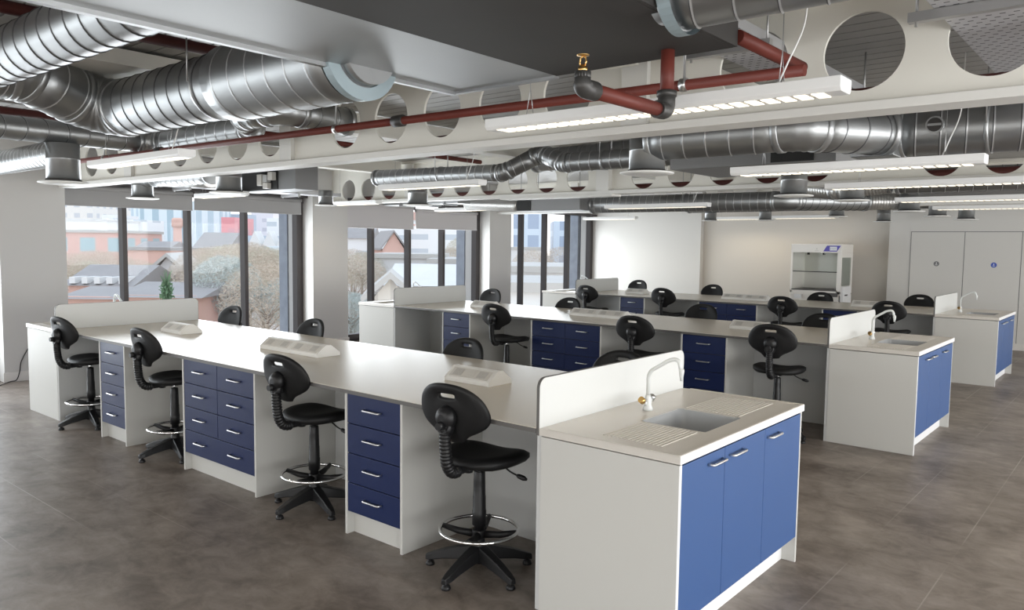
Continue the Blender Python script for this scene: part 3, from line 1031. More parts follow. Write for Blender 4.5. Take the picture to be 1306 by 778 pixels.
# loose cable by the wall behind the first bench
cb = MB().sweep(spline([(-9.9, 2.35, 0.006), (-10.2, 2.75, 0.006), (-10.55, 3.05, 0.007), (-10.8, 3.28, 0.012), (-10.83, 3.36, 0.02), (-10.835, 3.40, 0.12), (-10.835, 3.42, 0.24), (-10.835, 3.48, 0.36), (-10.835, 3.52, 0.42)], 6, False), 0.006, 6)
tag(obj('loose_cable', cb, m_blackp), 'thin black cable trailing from the white column across the floor', 'cable')

# ------------------------------------------------------------------ fume hood against the far wall
t = thing('fume_hood', 'white recirculating fume hood cabinet standing against the far wall', 'fume hood', (-5.27, 15.98, 0))
W, D0 = 0.49, 0.36
zb, zt = 0.88, 1.855
obj('base_cabinet', MB().box(-W, W, -D0 + 0.02, D0, 0.08, zb - 0.02), m_hood, t, bevel=0.006)
for sx_ in (-1, 1):
    for sy_ in (-1, 1):
        obj('foot', MB().cyl((sx_ * 0.42, sy_ * 0.3, 0), (sx_ * 0.42, sy_ * 0.3, 0.085), 0.025, 12), m_blackp, t)
obj('work_surface', MB().box(-W + 0.035, W - 0.06, -D0 - 0.01, D0 - 0.02, zb + 0.055, zb + 0.075), m_topedge, t)
obj('front_sill', MB().box(-W, W, -D0, -D0 + 0.05, zb - 0.02, zb + 0.055), m_hood, t, bevel=0.004)
obj('header', MB().box(-W, W, -D0, D0, zt - 0.17, zt), m_hood, t, bevel=0.006)
obj('side_wall', MB().box(-W, -W + 0.04, -D0, D0, zb, zt - 0.17), m_hood, t, bevel=0.003)
sw_ = MB(); sw_.box(W - 0.075, W, -D0, -D0 + 0.05, zb, zt - 0.17); sw_.box(W - 0.03, W, D0 - 0.08, D0, zb, zt - 0.17); sw_.box(W - 0.03, W, -D0 + 0.05, D0 - 0.08, zb, zb + 0.16); sw_.box(W - 0.03, W, -D0 + 0.05, D0 - 0.08, zt - 0.26, zt - 0.17)
obj('side_wall', sw_, m_hood, t)
obj('side_window', MB().box(W - 0.018, W - 0.012, -D0 + 0.05, D0 - 0.08, zb + 0.16, zt - 0.26), glass_mat('hood_glass', (0.82, 0.84, 0.82), 0.6), t)
obj('rear_liner', MB().box(-W + 0.04, W - 0.03, D0 - 0.03, D0 - 0.01, zb + 0.07, zt - 0.17), m_hoodin, t)
sh = obj('sash', MB().box(-W + 0.04, W - 0.075, -D0 + 0.018, -D0 + 0.024, 1.31, zt - 0.16), glass_mat('sash_glass', (0.94, 0.95, 0.94), 0.4), t)
obj('sash_edge', MB().box(-W + 0.04, W - 0.075, -D0 + 0.012, -D0 + 0.03, 1.30, 1.315), m_blackp, sh)
for q in (-0.29, 0.02, 0.345):
    obj('lamp_knob', MB().cyl((q, D0 - 0.30, zt - 0.17), (q, D0 - 0.30, zt - 0.215), 0.026, 14), m_blackp, t)
obj('outlet_plate', MB().box(-0.40, -0.25, -D0 - 0.004, -D0, zb - 0.11, zb - 0.03), m_white, t)
lp = [(0.17, zt - 0.145), (0.43, zt - 0.145), (0.50, zt - 0.03), (0.24, zt - 0.03)]
lg = obj('display_panel', MB().prism([(x - 0.03, z) for x, z in lp], 'y', -D0 - 0.006, -D0), m_purple, t, label='purple slanted display panel')
obj('display_screen', MB().box(0.265, 0.40, -D0 - 0.009, -D0 - 0.005, zt - 0.125, zt - 0.05), m_screen, lg)
lx = MB()
for q in range(4):
    lx.box(0.275 + q * 0.028, 0.292 + q * 0.028, -D0 - 0.0105, -D0 - 0.0088, zt - 0.105 + 0.006 * (q % 2), zt - 0.08)
obj('screen_digits', lx, m_bluegrey, lg)
lt_ = MB()
for q in range(6):
    lt_.box(-0.02 + q * 0.013, -0.012 + q * 0.013, -D0 - 0.002, -D0, zt - 0.135, zt - 0.122)
lt_.cyl((0.015, -D0, zt - 0.095), (0.015, -D0 - 0.002, zt - 0.095), 0.012, 12)
obj('maker_emblem', lt_, m_podface, t)
obj('control_panel', MB().prism([(0.21, zb - 0.055), (0.44, zb - 0.055), (0.46, zb + 0.02), (0.23, zb + 0.02)], 'y', -D0 - 0.006, -D0), m_topedge, t, label='dark control panel')
obj('switch_box', MB().box(W - 0.03, W + 0.06, -D0 + 0.02, D0 - 0.25, zb - 0.20, zb + 0.155), m_white, t, bevel=0.004)
obj('switch', MB().box(W + 0.06, W + 0.066, -D0 + 0.10, -D0 + 0.26, zb - 0.03, zb - 0.005), m_blackp, t)

# ------------------------------------------------------------------ structural steel
def cell_beam(name, label, y0, holes, zb, zt, hr, hz, cell, x0, x1, stiff, splice=None, wb=0.2):
    t = thing(name, label, 'beam', (0, y0, zb))
    tf = 0.045
    yc = y0 + wb / 2
    # web with round holes
    w = MB()
    za, zc = zb + tf, zt - 0.04
    hw = 0.01
    edges = [x0]
    def solid(a, b):
        if b - a > 1e-4: w.box(a, b, yc - hw, yc + hw, za, zc)
    hs = sorted(holes)
    cur = x0
    for hx in hs:
        a, b = hx - cell / 2, hx + cell / 2
        a = max(a, cur)
        solid(cur, a)
        angs = sorted(set([2 * PI * k2 / 48 for k2 in range(48)] + [math.atan2(z - hz, x - hx) % (2 * PI) for x in (a, b) for z in (za, zc)]))
        inner = [(hx + hr * math.cos(q), hz + hr * math.sin(q)) for q in angs]
        outer = []
        for q in angs:
            c, s_ = math.cos(q), math.sin(q)
            tt = 1e9
            if c > 1e-9: tt = min(tt, (b - hx) / c)
            if c < -1e-9: tt = min(tt, (a - hx) / c)
            if s_ > 1e-9: tt = min(tt, (zc - hz) / s_)
            if s_ < -1e-9: tt = min(tt, (za - hz) / s_)
            outer.append((hx + c * tt, hz + s_ * tt))
        n = len(angs)
        for side in (-1, 1):
            vs = [(p[0], yc + side * hw, p[1]) for p in inner + outer]
            w.add(vs, [(k2, (k2 + 1) % n, n + (k2 + 1) % n, n + k2) for k2 in range(n)], False)
        vs = [(p[0], yc - hw, p[1]) for p in inner] + [(p[0], yc + hw, p[1]) for p in inner]
        w.add(vs, [(k2, (k2 + 1) % n, n + (k2 + 1) % n, n + k2) for k2 in range(n)], True)
        cur = b
    solid(cur, x1)
    T = Matrix.Translation((0, -y0, -zb))
    w.v = [tuple(T @ Vector(p)) for p in w.v]
    obj('web', w, m_beam, t)
    obj('bottom_flange', MB().box(x0, x1, 0, wb, 0, tf), m_flange, t, bevel=0.004)
    obj('top_flange', MB().box(x0, x1, 0, wb, zt - 0.04 - zb, zt - zb), m_beam, t)
    for sx_ in stiff:
        obj('stiffener_plate', MB().box(sx_ - 0.085, sx_ + 0.085, wb / 2 - 0.05, wb / 2 - 0.012, tf, zt - zb - 0.04), m_flange, t)
    if splice:
        obj('splice_plate', MB().box(splice[0], splice[1], -0.012, wb + 0.012, -0.025, 0.001), m_flange, t, bevel=0.003)
        obj('end_plate', MB().box(splice[1] - 0.24, splice[1] - 0.06, -0.0, wb / 2 - 0.012, tf, zt - zb - 0.06), m_flange, t)
    return t


H1 = [-0.08, -0.62, -1.17, -1.72, -2.93, -3.49, -4.04, -4.59, -5.14, -6.22, -6.77, -7.32, -7.87, -8.42, -9.5, -10.05, -10.6, 0.47, 1.01, 1.56, 2.1, 2.65, 3.2, 3.75]
H2 = [-0.13, -0.63, -1.14, -1.64, -2.8, -3.3, -3.81, -4.33, -4.82, -5.78, -6.28, -6.77, -7.29, -7.81, -8.33, -9.4, -9.9, -10.4, 0.4, 0.9, 1.4, 1.9, 2.4, 2.9, 3.4]
cell_beam('cellular_beam', 'cream cellular steel beam with round holes above the front bench', 3.92, H1, 2.425, 3.015, 0.187, 2.725, 0.53, XC, XE, (-2.42, -5.93, -9.0))
cell_beam('cellular_beam', 'cream cellular steel beam with bolted splice above the middle bench', 8.08, H2, 2.405, 3.015, 0.172, 2.63, 0.485, XC, XE, (-8.9,), (-7.0, -5.2))
cell_beam('cellular_beam', 'cream cellular steel beam with round holes above the rear bench', 12.42, H2, 2.405, 3.015, 0.172, 2.63, 0.485, XC, XE, (-5.3, -8.9))
# secondary beams running the other way, high under the deck
for k2, (x, ya, yb) in enumerate(((-6.0, YB, 3.9), (-2.45, YB, 3.9), (-6.0, 4.13, 8.06), (-2.45, 4.13, 8.06), (-9.0, 4.13, 8.06), (-6.0, 8.30, 12.4), (-2.45, 8.3, 12.4), (-9.0, YB, 3.9))):
    b = MB(); b.box(-0.10, 0.10, ya, yb, 2.80, 2.825); b.box(-0.012, 0.012, ya, yb, 2.825, 3.01)
    bay = ['in front of the first cellular beam', 'between the first and second cellular beams', 'behind the second cellular beam'][0 if ya < 0 else (1 if ya < 8 else 2)]
    tag(obj('secondary_beam', b, m_beam, loc=(x, 0, 0)), 'plain cream secondary beam ' + bay + ', ' + {-6.0: 'over the bench centre', -2.45: 'over the aisle end', -9.0: 'near the windows'}[x], 'beam')


tag(obj('soffit_board', MB().box(-5.75, -5.22, 2.06, 3.85, 2.90, 3.0), m_beam), 'cream boarded strip under the deck behind the wide spiral duct', 'ceiling board')

# ------------------------------------------------------------------ pipes
def pipe(name, label, pts, r, m, fil=0.05, clamps=(), joints=()):
    t = thing(name, label, 'pipe', pts[0])
    o = Vector(pts[0])
    loc = [Vector(p) - o for p in pts]
    obj('pipe_run', MB().sweep(fillet(loc, fil, 5) if len(loc) > 2 else loc, r, 16), m, t)
    for c in clamps:
        cc = Vector(c) - o
        d = (loc[1] - loc[0]).normalized()
        h = MB().sweep([cc - d * 0.018, cc + d * 0.018], r + 0.006, 16)
        ho = obj('pipe_clip', h, m_steel, t)
        obj('hanger_rod', MB().cyl((cc.x, cc.y, cc.z + r), (cc.x, cc.y, HC - o.z), 0.006, 8), m_rod, ho)
    for c in joints:
        cc = Vector(c) - o
        d = (loc[1] - loc[0]).normalized()
        obj('pipe_coupling', MB().sweep([cc - d * 0.05, cc - d * 0.045, cc + d * 0.045, cc + d * 0.05], [r + 0.004, r + 0.013, r + 0.013, r + 0.004], 16), m_iron, t)
    return t


pipe('sprinkler_pipe', 'long red sprinkler pipe in front of the first cellular beam', [(-10.7, 3.52, 2.635), (-1.27, 3.52, 2.562)], 0.026, m_red,
     clamps=[(-8.5, 3.52, 2.618), (-4.62, 3.52, 2.588), (-1.86, 3.52, 2.568)], joints=[(-3.95, 3.52, 2.583), (-7.3, 3.52, 2.61)])
pipe('sprinkler_pipe', 'short thick red pipe beside the plenum box, ending at the first beam', [(-1.402, 3.105, 2.642), (-1.335, 3.66, 2.605)], 0.029, m_red)
pipe('sprinkler_pipe', 'dark red pipe visible low in the holes of the first beam', [(-10.7, 4.45, 2.585), (4.2, 4.45, 2.585)], 0.05, m_redox)
pipe('sprinkler_pipe', 'dark red pipe visible low in the holes of the splice beam', [(-10.7, 8.52, 2.50), (4.2, 8.52, 2.50)], 0.05, m_redox)
pipe('sprinkler_pipe', 'dark red pipe high up across the ceiling near the window wall', [(-4.6, -3.0, 2.95), (-4.6, 3.8, 2.95)], 0.035, m_redox)
pipe('sprinkler_pipe', 'dark red pipe behind the spiral ducts near the window columns', [(-8.3, -2.0, 2.95), (-8.3, 3.8, 2.95)], 0.04, m_redox)
pipe('sprinkler_pipe', 'rusty red pipe between the first and second beams', [(-7.3, 4.2, 2.90), (-7.3, 8.0, 2.90)], 0.03, m_red, clamps=[(-7.3, 6.0, 2.90)])
# sprinkler drop under the plenum
t = thing('hanging_sprinkler', 'red sprinkler branch with black elbows and brass head under the plenum box', 'sprinkler', (-1.655, 2.96, 2.345))
obj('drop_pipe', MB().cyl((0, 0.02, 0.06), (0, 0.02, 0.254), 0.029, 16), m_red, t)
obj('branch_pipe', MB().cyl((0, -0.03, 0.0), (0, -0.56, 0.0), 0.028, 16), m_red, t)
e1 = MB().sweep(fillet([(0, 0.02, 0.075), (0, 0.02, 0.0), (0, -0.06, 0.0)], 0.05, 6), 0.037, 16)
e1.lathe([(0.036, 0.06), (0.043, 0.062), (0.043, 0.085), (0.034, 0.088)], (0, 0.02, 0), 18)
obj('pipe_elbow', e1, m_iron, t)
e2 = MB().sweep(fillet([(0, -0.52, 0), (0, -0.60, 0.0), (0, -0.60, 0.05)], 0.045, 6), [0.036] * 4 + [0.036] * 3 + [0.03] * 2, 16)
e2.lathe([(0.028, 0.035), (0.030, 0.037), (0.030, 0.058), (0.024, 0.060)], (0, -0.60, 0), 18)
obj('pipe_elbow', e2, m_iron, t)
hd = MB().lathe([(0.016, 0.058), (0.018, 0.062), (0.018, 0.074), (0.011, 0.077), (0.009, 0.083)], (0, -0.60, 0), 14)
for sd in (-1, 1):
    hd.sweep([(sd * 0.009, -0.60, 0.078), (sd * 0.014, -0.60, 0.092), (sd * 0.011, -0.60, 0.107), (0, -0.60, 0.114)], 0.003, 8)
hd.lathe([(0.003, 0.112), (0.023, 0.115), (0.023, 0.118), (0.005, 0.121)], (0, -0.60, 0), 16)
obj('sprinkler_head', hd, m_brass, t)


# ------------------------------------------------------------------ ducts
def duct(label, pts, r, bend=None, seam=0.15, m=None, hang=(), name='ventilation_duct', rads=None, ends=(True, True), ribbed=False):
    m = m or m_galv
    P = [Vector(p) for p in pts]
    o = P[0].copy()
    t = thing(name, label, 'duct', o)
    P = [p - o for p in P]
    bend = bend or r * 1.3
    n = 28
    cut = [[P[i].copy(), P[i + 1].copy()] for i in range(len(P) - 1)]
    for i in range(1, len(P) - 1):
        a = (P[i - 1] - P[i]).normalized(); b = (P[i + 1] - P[i]).normalized()
        ang = a.angle(b)
        d = min(bend / math.tan(ang / 2), 0.48 * (P[i - 1] - P[i]).length, 0.48 * (P[i + 1] - P[i]).length)
        A, B = P[i] + a * d, P[i] + b * d
        cut[i - 1][1] = A; cut[i][0] = B
        rr = d * math.tan(ang / 2)
        # circular arc from A to B
        bis = (a + b).normalized(); C = P[i] + bis * (rr / math.sin(ang / 2))
        va, vb = A - C, B - C
        tot = va.angle(vb); ax = va.cross(vb).normalized()
        pts_, rd = [], []
        ng = max(2, int(round(tot / R(22))))
        for q in range(ng * 4 + 1):
            pts_.append(C + Matrix.Rotation(tot * q / (ng * 4), 3, ax) @ va)
            rd.append(r + (0.005 if q % 4 == 0 else 0))
        obj('duct_elbow', MB().sweep(pts_, rd, n), m, t)
    for (A, B) in cut:
        L_ = (B - A).length
        if L_ < 0.02: continue
        d = (B - A).normalized()
        pts_, rd, shr = [A], [r], [0]
        rid = 0.007 if ribbed else 0.0048
        s_ = seam * 0.5
        while s_ < L_ - 0.05:
            amp = 0.0 if ribbed else min(seam * 0.22, s_ * 0.8, (L_ - s_) * 0.8)
            for (ds, dr) in ((-0.011, 0), (-0.0055, 0.0), (0, rid), (0.0055, 0.0), (0.011, 0)):
                pts_.append(A + d * (s_ + ds)); rd.append(r + dr); shr.append(amp)
            s_ += seam
        pts_.append(B); rd.append(r); shr.append(0)
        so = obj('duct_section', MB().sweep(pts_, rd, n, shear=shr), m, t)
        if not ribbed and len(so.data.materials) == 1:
            so.data.materials.append(m_seam_shade); so.data.materials.append(m_seam_lit)  # ridge flanks coloured as shaded and lit
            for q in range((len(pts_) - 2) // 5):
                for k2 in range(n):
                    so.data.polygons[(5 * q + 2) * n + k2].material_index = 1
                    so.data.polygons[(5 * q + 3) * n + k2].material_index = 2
    for A, B in cut:
        d = (B - A).normalized()
        for e in (A, B):
            if (e - P[0]).length < 1e-4 and not ends[0]: continue
            if (e - P[-1]).length < 1e-4 and not ends[1]: continue
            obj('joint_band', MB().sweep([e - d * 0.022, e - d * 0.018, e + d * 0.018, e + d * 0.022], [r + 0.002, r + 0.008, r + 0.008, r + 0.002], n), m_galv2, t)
    for h in hang:
        hh = Vector(h) - o
        st = MB()
        # strap around the duct, rods to the deck
        seg = min(cut, key=lambda c: ((c[0] + c[1]) / 2 - hh).length)
        d = (seg[1] - seg[0]).normalized()
        st.sweep([hh - d * 0.012, hh + d * 0.012], r + 0.006, n)
        so = obj('hanger_strap', st, m_galv2, t)
        for s in (-1, 1):
            sd = Vector((-d.y, d.x, 0)).normalized() * s * (r + 0.01)
            obj('hanger_rod', MB().cyl(hh + sd, (hh.x + sd.x, hh.y + sd.y, HC - o.z), 0.005, 8), m_rod, so)
    return t


# ---- bay in front of the first beam
# large plenum box
t = thing('ventilation_plenum', 'large rectangular ventilation plenum with dark panelled underside hung under the ceiling', 'plenum', (-2.2, 0, 2.6))
X1, X2, X3, YA, YZ = -3.02, -2.33, -1.42, -0.6, 3.10
obj('galvanised_panel', MB().box(X1 + 2.2, X2 + 2.2, YA, YZ, 0, 0.34), m_galvbox, t, bevel=0.004)
obj('insulated_panel', MB().box(X2 + 2.2, X3 + 2.2, YA, YZ, -0.001, 0.345), m_dark, t, label='dark insulated section')  # aisle half of the box simply coloured darker
lipm = MB(); lipm.box(X1 + 2.2 - 0.02, X1 + 2.2 + 0.012, YA, YZ, -0.018, 0.0); lipm.box(X1 + 2.2, X2 + 2.2, YZ - 0.012, YZ + 0.02, -0.012, 0.0)
obj('edge_flange', lipm, m_galv2, t)
obj('side_channel', MB().box(X3 + 2.2, X3 + 2.2 + 0.02, YA, YZ, 0.0, 0.11), m_dark, t)
for (x, y_) in ((X1 + 0.05, 2.9), (X3 - 0.05, 2.9), (X1 + 0.05, 0.6), (X3 - 0.05, 0.6)):
    obj('hanger_rod', MB().cyl((x + 2.2, y_, 0.34), (x + 2.2, y_, HC - 2.6), 0.006, 8), m_rod, t)

def collar(t, label, c, r, ax=1):
    o = Vector(t.location)
    T = Matrix.Translation(Vector(c) - o)
    n = 40; vs = []; fs = []
    prof = [(r + 0.004, -0.05), (r + 0.004, 0.0), (r * 0.74, 0.004), (r * 0.72, -0.03)]
    for (rr, dx) in prof:
        vs += [(dx * ax, rr * math.cos(2 * PI * k2 / n), rr * math.sin(2 * PI * k2 / n)) for k2 in range(n)]
    for q in range(3):
        fs += [(q * n + k2, q * n + (k2 + 1) % n, (q + 1) * n + (k2 + 1) % n, (q + 1) * n + k2) for k2 in range(n)]
    b = MB().add(vs, fs, False); b.v = [tuple(T @ Vector(p)) for p in b.v]
    co = obj('collar_ring', b, m_ring, t, label=label)
    b = MB().sweep([(-0.02 * ax, 0, 0), (0.06 * ax, 0, 0)], r * 0.7, n); b.v = [tuple(T @ Vector(p)) for p in b.v]
    obj('collar_spigot', b, m_galv2, co)
dB = duct('wide spiral duct turning from the plenum box back over the room', [(-3.03, 2.44, 2.675), (-5.80, 2.44, 2.675), (-5.55, 1.80, 2.825), (-5.55, -3.5, 2.825)], 0.187, bend=0.21, hang=[(-4.3, 2.44, 2.675)], seam=0.15)
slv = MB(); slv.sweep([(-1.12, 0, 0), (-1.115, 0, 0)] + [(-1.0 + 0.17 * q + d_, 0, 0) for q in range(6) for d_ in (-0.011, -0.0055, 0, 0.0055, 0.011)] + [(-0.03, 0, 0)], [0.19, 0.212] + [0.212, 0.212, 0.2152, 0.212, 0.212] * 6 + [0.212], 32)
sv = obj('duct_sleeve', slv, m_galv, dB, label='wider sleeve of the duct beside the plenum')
sv.data.materials.append(m_seam_shade); sv.data.materials.append(m_seam_lit)  # same painted shade and highlight on the sleeve seams
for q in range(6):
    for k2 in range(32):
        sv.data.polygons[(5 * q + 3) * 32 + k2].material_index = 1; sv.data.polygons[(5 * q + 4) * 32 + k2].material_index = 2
collar(dB, 'pale collar ring at the plenum', (-2.99, 2.44, 2.675), 0.215)
dA = duct('spiral duct entering the window side of the plenum box nearest the camera', [(-3.06, 1.51, 2.75), (-5.2, 1.51, 2.75)], 0.135, seam=0.15)
collar(dA, 'pale collar ring', (-2.99, 1.51, 2.75), 0.14)
dD = duct('spiral duct leaving the aisle side of the plenum box', [(-1.38, 2.55, 2.68), (3.5, 2.55, 2.68)], 0.135, seam=0.15)
collar(dD, 'pale collar ring', (-1.39, 2.55, 2.68), 0.15, -1)
duct('slim spiral duct running along the windows and through the first beam', [(-7.75, -1.5, 2.735), (-7.75, 3.70, 2.735), (-6.0, 3.70, 2.735), (-5.55, 3.35, 2.745), (-5.05, 3.35, 2.745), (-5.05, 3.95, 2.73)], 0.105, bend=0.17, seam=0.17)
duct('short spiral duct feeding the corner diffuser', [(-10.4, 2.84, 2.56), (-7.72, 2.84, 2.56)], 0.115, seam=0.10, m=m_galv, ends=(True, False))

# ---- between first and second beams
duct('spiral duct with smooth bend feeding the round diffuser behind the first beam', [(-2.74, 4.79, 2.50), (-1.74, 4.79, 2.50), (-1.40, 5.30, 2.50)], 0.135, bend=0.22, seam=0.16, m=m_galv)
t = thing('ventilation_box', 'square galvanised duct junction box above the middle aisle', 'duct box', (-1.45, 5.5, 2.525))
obj('box_body', MB().box(-0.14, 0.12, -0.22, 0.22, -0.165, 0.20), m_galv2, t, bevel=0.006)
obj('access_cover', MB().box(-0.146, -0.138, -0.06, 0.04, -0.05, 0.06), m_dark, t)
dE = duct('large spiral duct with round inspection cap above the aisle', [(-1.33, 5.5, 2.52), (3.6, 5.5, 2.52)], 0.155, seam=0.14, hang=[(-0.85, 5.5, 2.52)])
ct = MB().sweep([(0, 0.03, 0), (0, -0.012, 0)], 0.052, 20)
ct = obj('cap_ring', ct, m_galv2, dE, loc=(0.21, -0.158, 0.015))
#obj('cap_ring', MB().sweep([(0, 0.03, 0), (0, -0.012, 0)], 0.052, 20), m_galv2, t)
obj('cap_face', MB().sweep([(0, -0.010, 0), (0, -0.016, 0)], 0.042, 20), m_dark, ct)
obj('cap_bar', MB().box(-0.038, 0.038, -0.022, -0.014, -0.007, 0.007), m_galv2, ct)
def fan_unit(label, x0, x1, y0, y1, z0, z1, bx0, bx1, boxes=()):
    t = thing('fan_coil_unit', label, 'fan coil unit', ((x0 + x1) / 2, y0, z0))
    cx = (x0 + x1) / 2
    obj('unit_casing', MB().box(x0 - cx, x1 - cx, 0, y1 - y0, 0, z1 - z0), m_casing, t, bevel=0.004)
    obj('fan_opening', MB().box(bx0 - cx, bx1 - cx, -0.012, 0.01, 0.01, z1 - z0 - 0.01), m_blackbox, t, label='black fan section')
    for (a, b, c, d, mm) in boxes:
        obj('control_box', MB().box(a - cx, b - cx, -0.07, -0.01, c, d), mm, t, bevel=0.003)
    for s in (-1, 1):
        for yy in (0.05, y1 - y0 - 0.05):
            obj('hanger_rod', MB().cyl((s * (x1 - x0) * 0.47, yy, z1 - z0), (s * (x1 - x0) * 0.47, yy, HC - z0), 0.006, 8), m_rod, t)
    return t
fan_unit('grey fan coil unit with black opening behind the first beam', -3.2, -1.86, 5.85, 6.75, 2.41, 2.60, -2.34, -2.02)
fan_unit('black fan coil unit with wired control boxes near the window column', -9.5, -8.18, 5.62, 5.95, 2.42, 2.74, -9.48, -8.55, [(-8.92, -8.82, 0.06, 0.20, m_podface), (-8.79, -8.70, 0.10, 0.19, m_lam_in), (-8.68, -8.58, 0.12, 0.22, m_podface), (-8.79, -8.69, 0.02, 0.09, m_podface)])
dF = duct('spiral duct with open end behind the first beam', [(-7.75, 6.55, 2.60), (-5.62, 6.55, 2.56), (-5.22, 6.70, 2.76), (-4.80, 6.55, 2.62), (-3.26, 6.55, 2.62)], 0.095, bend=0.16, seam=0.12, hang=[(-6.6, 6.55, 2.58), (-4.3, 6.55, 2.62)])
mr = obj('mouth_rim', MB().sweep([(-0.003 , 0.09 * math.cos(2 * PI * q / 24), 0.09 * math.sin(2 * PI * q / 24)) for q in range(24)], 0.008, 8, closed=True), m_galv2, dF)
obj('mouth_shadow', MB().sweep([(0, 0, 0), (-0.004, 0, 0)], 0.082, 24), m_blackbox, mr)
duct('short wide duct rising beside the splice beam', [(-5.6, 7.1, 2.74), (-4.9, 7.1, 2.74), (-4.3, 7.35, 2.80)], 0.13, bend=0.2, seam=0.14, m=m_galv2)
duct('crinkled flexible duct above the first window', [(-8.95, 4.95, 2.56), (-9.9, 5.1, 2.62)], 0.14, seam=0.035, m=m_flex, name='ventilation_hose', ribbed=True, ends=(False, False))
duct('thin spiral duct feeding the diffuser by the first window', [(-9.62, 4.42, 2.52), (-8.0, 4.42, 2.50)], 0.105, seam=0.13, ends=(False, True))
# ---- beyond the second beam
fan_unit('fan coil unit with black end beside the third window', -8.08, -6.85, 9.75, 10.3, 2.31, 2.51, -8.075, -7.80)
duct('long spiral duct above the rear bench with a tee', [(-6.84, 10.1, 2.40), (-3.9, 10.3, 2.40), (-3.2, 11.35, 2.42)], 0.125, seam=0.11, bend=0.3, hang=[(-5.3, 10.2, 2.40)])
duct('silvery flexible duct trailing over the rear bench', [(-3.2, 11.35, 2.42), (-2.75, 11.6, 2.42)], 0.11, seam=0.035, m=m_flex, name='ventilation_hose', ribbed=True, ends=(False, True))
duct('silvery flexible duct over the second window', [(-9.2, 9.75, 2.46), (-8.12, 9.85, 2.41)], 0.10, seam=0.04, m=m_flex, name='ventilation_hose', ribbed=True, ends=(False, False))
duct('spiral duct far back above the fume hood', [(-7.2, 14.0, 2.55), (-1.5, 14.0, 2.55)], 0.12, seam=0.14)
duct('spiral duct over the far riser doors', [(-2.3, 9.4, 2.52), (3.5, 9.4, 2.52)], 0.13, seam=0.13)
duct('silvery flexible duct near the riser doors', [(-2.4, 9.4, 2.50), (-2.95, 9.35, 2.44), (-3.4, 9.5, 2.50)], 0.10, seam=0.035, m=m_flex, name='ventilation_hose', ribbed=True, ends=(True, False))
fan_unit('fan coil unit above the aisle near the riser doors', -2.5, -1.2, 10.6, 11.4, 2.46, 2.66, -2.1, -1.7)
t = thing('ventilation_duct', 'rectangular galvanised duct crossing over the second window', 'duct', (-9.6, 9.0, 2.42))
obj('duct_body', MB().box(-0.9, 0.9, 0, 0.3, 0, 0.2), m_galvbox, t, bevel=0.004)
for q in (-0.45, 0.2, 0.6):
    obj('duct_flange', MB().box(q - 0.015, q + 0.015, -0.02, 0.32, -0.02, 0.22), m_galv2, t)


# ------------------------------------------------------------------ diffusers
def make_diff():
    t = thing('vent_diffuser', '', 'diffuser', group='round diffusers hanging from the ducts')
    obj('spigot', MB().lathe([(0.13, 0.02), (0.13, 0.16), (0.133, 0.163), (0.13, 0.166), (0.13, 0.27)], n=32), m_galv2, t)
    obj('shadow_ring', MB().lathe([(0.125, 0.008), (0.138, 0.012), (0.138, 0.024), (0.13, 0.026)], n=32), m_dark, t)
    obj('face_plate', MB().lathe([(0.0, -0.012), (0.15, -0.010), (0.195, -0.002), (0.198, 0.004), (0.19, 0.008), (0.10, 0.010)], n=40), m_diff, t)
    return t
d0 = None
DIFF = [(-7.68, 2.82, 2.28, 1.3, 'over the corner by the white column'), (-9.62, 4.42, 2.28, 0.95, 'in front of the first window, nearer the glass'), (-7.60, 4.40, 2.28, 1.0, 'in front of the first window, beside the fan unit'),
        (-7.70, 7.20, 2.28, 1.0, 'in front of the second window'), (-2.80, 4.79, 2.28, 0.95, 'just behind the first beam on a mitred elbow'), (-2.84, 7.70, 2.285, 0.95, 'under the splice beam near the rear sinks'),
        (-8.9, 6.6, 2.28, 0.75, 'in front of the narrow column'), (-6.8, 14.1, 2.28, 0.85, 'above the rear bench, facing the fume hood'), (-5.75, 14.2, 2.28, 0.85, 'beside the fume hood'),
        (-4.05, 12.9, 2.28, 0.85, 'under the far flexible duct'), (-4.05, 15.6, 2.28, 0.9, 'at the corner of the far walls'), (-2.67, 11.5, 2.28, 1.0, 'over the last sink'),
        (-2.69, 13.3, 2.28, 0.95, 'in front of the riser doors'), (-2.57, 14.85, 2.28, 0.95, 'close to the riser doors with signs'), (-2.57, 8.66, 2.28, 0.9, 'beyond the splice beam over the aisle')]
for (x, y_, z, s, lab) in DIFF:
    lab = 'round diffuser with steel spigot ' + lab
    if d0 is None:
        d0 = make_diff(); d0.location = (x, y_, z); d0['label'] = lab; o = d0
    else:
        o = dup(d0, lab, (x, y_, z))
    o.scale = (s if s < 1.2 else 1.06, s if s < 1.2 else 1.06, s)


